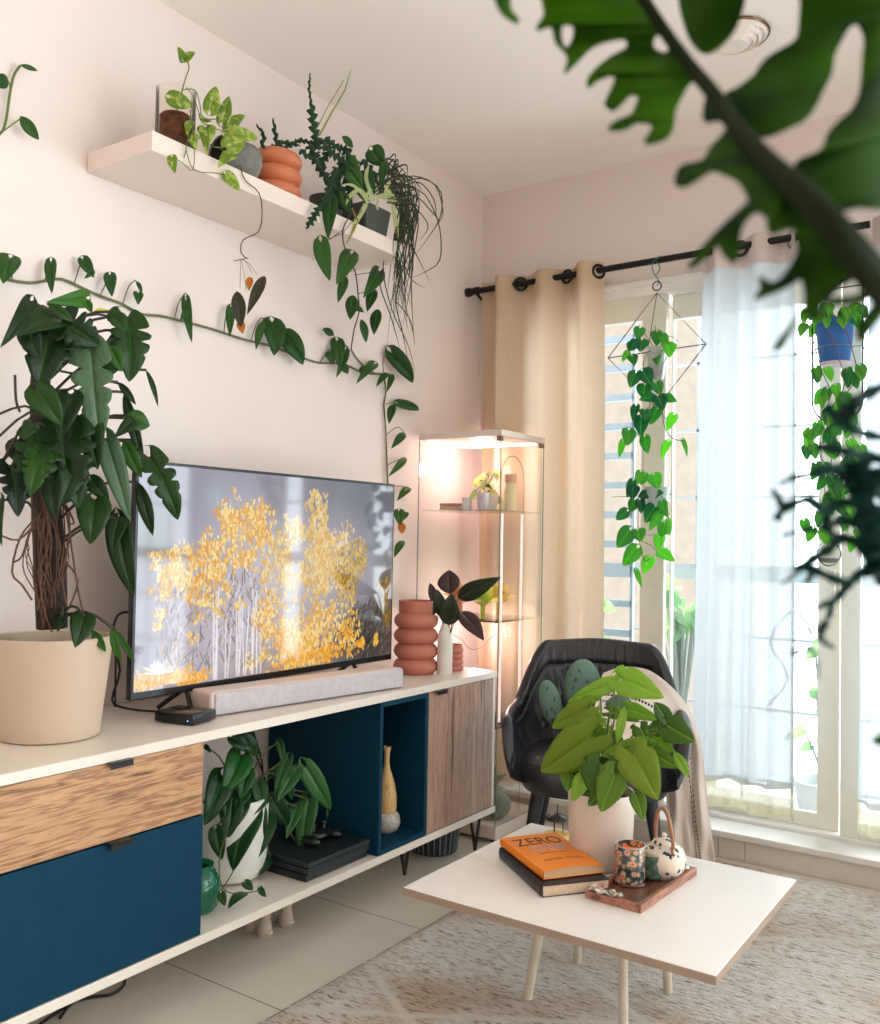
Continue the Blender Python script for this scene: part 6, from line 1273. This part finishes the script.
poly(tp, [cv([(0, -60), (20, 0), (50, 60), (110, 100), (120, 80), (90, 40), (85, 0), (85, -60)], 4.19, 490, 0)], .4); tp.build('leaf_tip', nl, t, solid=.0008)
poly(l, [cv([(215, -60), (215, 0), (225, 60), (195, 110), (205, 130), (255, 115), (275, 180), (325, 240), (310, 310), (370, 260), (420, 210), (480, 180), (560, 165), (570, 200), (500, 240), (440, 290), (405, 335), (415, 370), (450, 340), (510, 320), (520, 340), (480, 430), (495, 455), (520, 465), (560, 430), (590, 400), (620, 410), (610, 440), (590, 480), (520, 510), (495, 545), (560, 545), (620, 515), (680, 530), (645, 590), (670, 605), (740, 580), (770, 530), (780, 460), (830, 360), (870, 310), (760, 150), (640, 20), (600, -60)], 4.19, 490, 0), cv([(305, 110), (300, 160), (318, 200), (345, 160), (345, 110)], 4.19, 490, 0), cv([(690, 160), (690, 200), (730, 222), (748, 200), (720, 150)], 4.19, 490, 0)], .5)
poly(l, [cv([(75, -60), (75, 0), (85, 60), (110, 140), (140, 190), (175, 215), (215, 205), (265, 165), (300, 120), (325, 60), (340, 0), (340, -60)], 4, 660, 0)], .3, .02)
poly(l, [cv([(560, -60), (560, 0), (555, 80), (545, 150), (500, 185), (440, 220), (400, 260), (375, 300), (310, 350), (260, 380), (300, 460), (380, 540), (440, 545), (520, 510), (580, 480), (620, 430), (660, 350), (690, 290), (700, 220), (730, 160), (760, 110), (790, 100), (815, 150), (810, 220), (800, 350), (770, 430), (720, 480), (670, 530), (640, 600), (540, 650), (550, 740), (640, 840), (800, 830), (950, 760), (960, 0), (950, -60)], 4, 660, 0)], .25, .015)
poly(l, [cv([(190, 380), (170, 460), (185, 490), (240, 485), (262, 520), (200, 590), (170, 640), (80, 665), (60, 740), (110, 745), (200, 690), (250, 700), (310, 730), (350, 790), (400, 860), (470, 860), (480, 700), (350, 560), (230, 400)], 4, 660, 0)], .2, -.01)
poly(l, [cv([(345, 60), (350, 85), (270, 160), (200, 230), (150, 290), (110, 350), (150, 345), (230, 265), (245, 290), (290, 332), (312, 310), (325, 200), (370, 140), (420, 130), (430, 200), (460, 220), (510, 200), (555, 215), (540, 300), (500, 370), (450, 410), (395, 385), (400, 430), (375, 480), (440, 460), (510, 430), (570, 400), (575, 480), (560, 530), (520, 580), (470, 640), (455, 680), (490, 670), (530, 600), (575, 540), (610, 560), (650, 540), (655, 440), (720, 400), (790, 370), (830, 330), (700, 170), (600, 60), (480, -20), (380, -20)], 4, 660, 180)], .22)
poly(l, [cv([(680, 500), (760, 500), (830, 480), (880, 420), (850, 400), (790, 460), (700, 470), (660, 490)], 4, 660, 180)], .35)
poly(l, [[(742, 118), (775, 165), (815, 205), (845, 250), (836, 285), (822, 305), (806, 300), (799, 262), (790, 222), (762, 190), (735, 160)]], .15, .005)
poly(l, [cv([(800, 330), (880, 300), (940, 420), (900, 520), (830, 620), (800, 650), (785, 590), (850, 500), (862, 430), (820, 380)], 4, 660, 180)], .3)
tp = MB(); poly(tp, [[(872, 741), (884, 733), (900, 738), (890, 746), (878, 745)]], .5); tp.build('leaf_tip', nl, t, solid=.0008)
l.build('split_leaf', nl, t, solid=.0008)
s = MB(); S_ = [(612, -40), (640, -6), (665, 32), (690, 66), (712, 92), (735, 125), (760, 154), (790, 182), (818, 210), (845, 240), (890, 296), (950, 370)]
s.tube([P(*p, D=D0(*p) - .012) for p in S_] + [V((.06, .64, .95)), V((.14, .8, .6)), V((.155, .833, .30))], [.0032, .0036, .0038, .004, .0043, .0047, .0052, .0056, .0062, .007, .008, .009, .01, .012, .014], 10); 
s.tube([P(900, 520, D=.56), P(960, 600, D=.57), V((.12, .78, .7)), V((.155, .833, .3))], .004, 8)
s.tube([P(820, 300, D=.55), P(850, 276, D=.55), P(900, 262, D=.55)], .0028, 8); 
s.build('stem', nd, t)
l = MB()
def fr5(pts, w, ti=.3, sx=3.414, ox=740, oy=380, d=.56):
    n = 16; q = []
    for i in range(n + 1):
        f = i / n * (len(pts) - 1); k = min(int(f), len(pts) - 2); u = f - k; p0 = pts[max(k - 1, 0)]; p1 = pts[k]; p2 = pts[k + 1]; p3 = pts[min(k + 2, len(pts) - 1)]
        q.append([.5 * (2 * p1[c_] + (p2[c_] - p0[c_]) * u + (2 * p0[c_] - 5 * p1[c_] + 4 * p2[c_] - p3[c_]) * u * u + (3 * p1[c_] - p0[c_] - 3 * p2[c_] + p3[c_]) * u ** 3) for c_ in (0, 1)])
    dd = d + ru(-.015, .015)
    W3 = [P(ox + p[0] / sx, oy + p[1] / sx, D=dd + .01 * math.sin(i * .5)) for i, p in enumerate(q)]
    ws = [(w[0] + (w[1] - w[0]) * i / n) * (1 + .25 * math.sin(i * 1.7)) / sx * dd / F for i in range(n + 1)]
    strip(l, W3, ws, (CAM - W3[0]).normalized(), ti)
for a, w in [([(520, 10), (430, 50), (380, 95), (350, 130)], (30, 60)), ([(520, 200), (430, 185), (360, 150), (290, 90)], (25, 40)), ([(520, 275), (420, 260), (340, 240), (260, 228)], (45, 30)), ([(520, 330), (400, 320), (330, 300), (250, 320), (180, 335), (135, 355)], (60, 8)), ([(400, 280), (410, 340), (425, 420), (440, 500), (450, 580), (480, 660)], (70, 90)), ([(430, 420), (340, 420), (290, 445), (230, 410), (150, 440), (125, 480)], (40, 26)), ([(108, 375), (130, 400), (150, 445)], (10, 30)), ([(150, 440), (190, 420), (250, 395)], (30, 16)), ([(330, 310), (370, 350), (400, 400)], (30, 40)), ([(300, 450), (295, 500), (320, 530)], (30, 20)), ([(430, 500), (350, 480), (300, 500), (230, 510), (145, 532)], (40, 8)), ([(440, 570), (350, 540), (300, 580), (250, 610), (190, 650)], (40, 26)), ([(200, 640), (175, 675), (135, 700)], (14, 6)), ([(490, 600), (420, 650), (370, 690), (300, 670), (240, 645), (195, 640)], (30, 30)), ([(370, 690), (330, 745), (260, 778), (200, 792)], (36, 5)), ([(320, 750), (290, 830), (220, 860)], (24, 5)), ([(290, 830), (275, 880), (320, 915)], (30, 12)), ([(180, 935), (235, 915), (262, 955), (268, 1020)], (22, 4)), ([(245, 640), (240, 670), (225, 695)], (26, 12)), ([(500, 640), (460, 600), (440, 540)], (60, 60)), ([(480, 700), (470, 660), (450, 620)], (20, 60)), ([(520, 400), (470, 380), (430, 340)], (50, 50)), ([(520, 520), (480, 500), (440, 450)], (50, 60)), ([(520, 470), (480, 440), (430, 430)], (20, 30))]: fr5(a, w, ru(.05, .45))
l.build('cut_frond', nl2, t, solid=.0008)
MB().lathe([(0, 0), (.11, 0), (.15, .28), (.155, .3), (.145, .3), (.135, .26), (0, .25)], (.155, .833, .016), 40).build('pot', mat('sand_pot', (206, 188, 166), .55), t)
# tiny leaf tip at the right frame edge
t = thing('white_dummy', '', '', (0, 0, 0)); bpy.data.objects.remove(t)
# ================================================================= CAMERA, LIGHT, WORLD
cd = bpy.data.cameras.new('camera'); co = bpy.data.objects.new('camera', cd); COL.objects.link(co); SC.camera = co
M = Matrix([[R[i][j] for j in range(3)] + [CAM[i]] for i in range(3)] + [[0, 0, 0, 1]])
co.matrix_world = M
cd.sensor_fit = 'HORIZONTAL'; cd.sensor_width = 36; cd.lens = F / 880 * 36; cd.clip_start = .02
cd.dof.use_dof = True; cd.dof.focus_distance = 2.7; cd.dof.aperture_fstop = 6.3
wd = bpy.data.worlds.new('daylight'); SC.world = wd; wd.use_nodes = True; nt = wd.node_tree; nt.nodes.clear(); L = nt.links.new
tc = N(nt, 'ShaderNodeTexCoord'); sp = N(nt, 'ShaderNodeSeparateXYZ'); L(tc.outputs['Generated'], sp.inputs[0])
mr = N(nt, 'ShaderNodeMapRange', interpolation_type='SMOOTHSTEP'); mr.inputs[1].default_value = -.2; mr.inputs[2].default_value = .35; L(sp.outputs['Y'], mr.inputs[0])
mx = N(nt, 'ShaderNodeMix', data_type='RGBA'); mx.inputs[6].default_value = (1.0, .87, .79, 1); mx.inputs[7].default_value = (.86, .96, 1.0, 1); L(mr.outputs[0], mx.inputs[0])
ms = N(nt, 'ShaderNodeMapRange'); ms.inputs[3].default_value = WB; ms.inputs[4].default_value = WF; L(mr.outputs[0], ms.inputs[0])
bg = N(nt, 'ShaderNodeBackground'); L(mx.outputs[2], bg.inputs[0]); L(ms.outputs[0], bg.inputs[1])
ow = N(nt, 'ShaderNodeOutputWorld'); L(bg.outputs[0], ow.inputs[0])
try:
    SC.cycles.use_denoising = True; SC.cycles.max_bounces = 8; SC.cycles.transparent_max_bounces = 24; SC.cycles.sample_clamp_indirect = 8; SC.cycles.caustics_reflective = False; SC.cycles.caustics_refractive = False
except Exception: pass
vs = SC.view_settings; vs.view_transform = 'Standard'; vs.look = 'None'; vs.exposure = EXPO; vs.gamma = 1; vs.use_curve_mapping = False

for z_, e_ in ((1.50, 1.7), (.78, 2.6)):  # unseen point lights added inside the cabinet to brighten it pink
    ld = bpy.data.lights.new('cabinet_glow', 'POINT'); ld.energy = e_; ld.color = (1, .70, .68); ld.shadow_soft_size = .03
    lo_ = bpy.data.objects.new('cabinet_glow', ld); COL.objects.link(lo_); lo_.location = (-2.12, 3.40, z_)
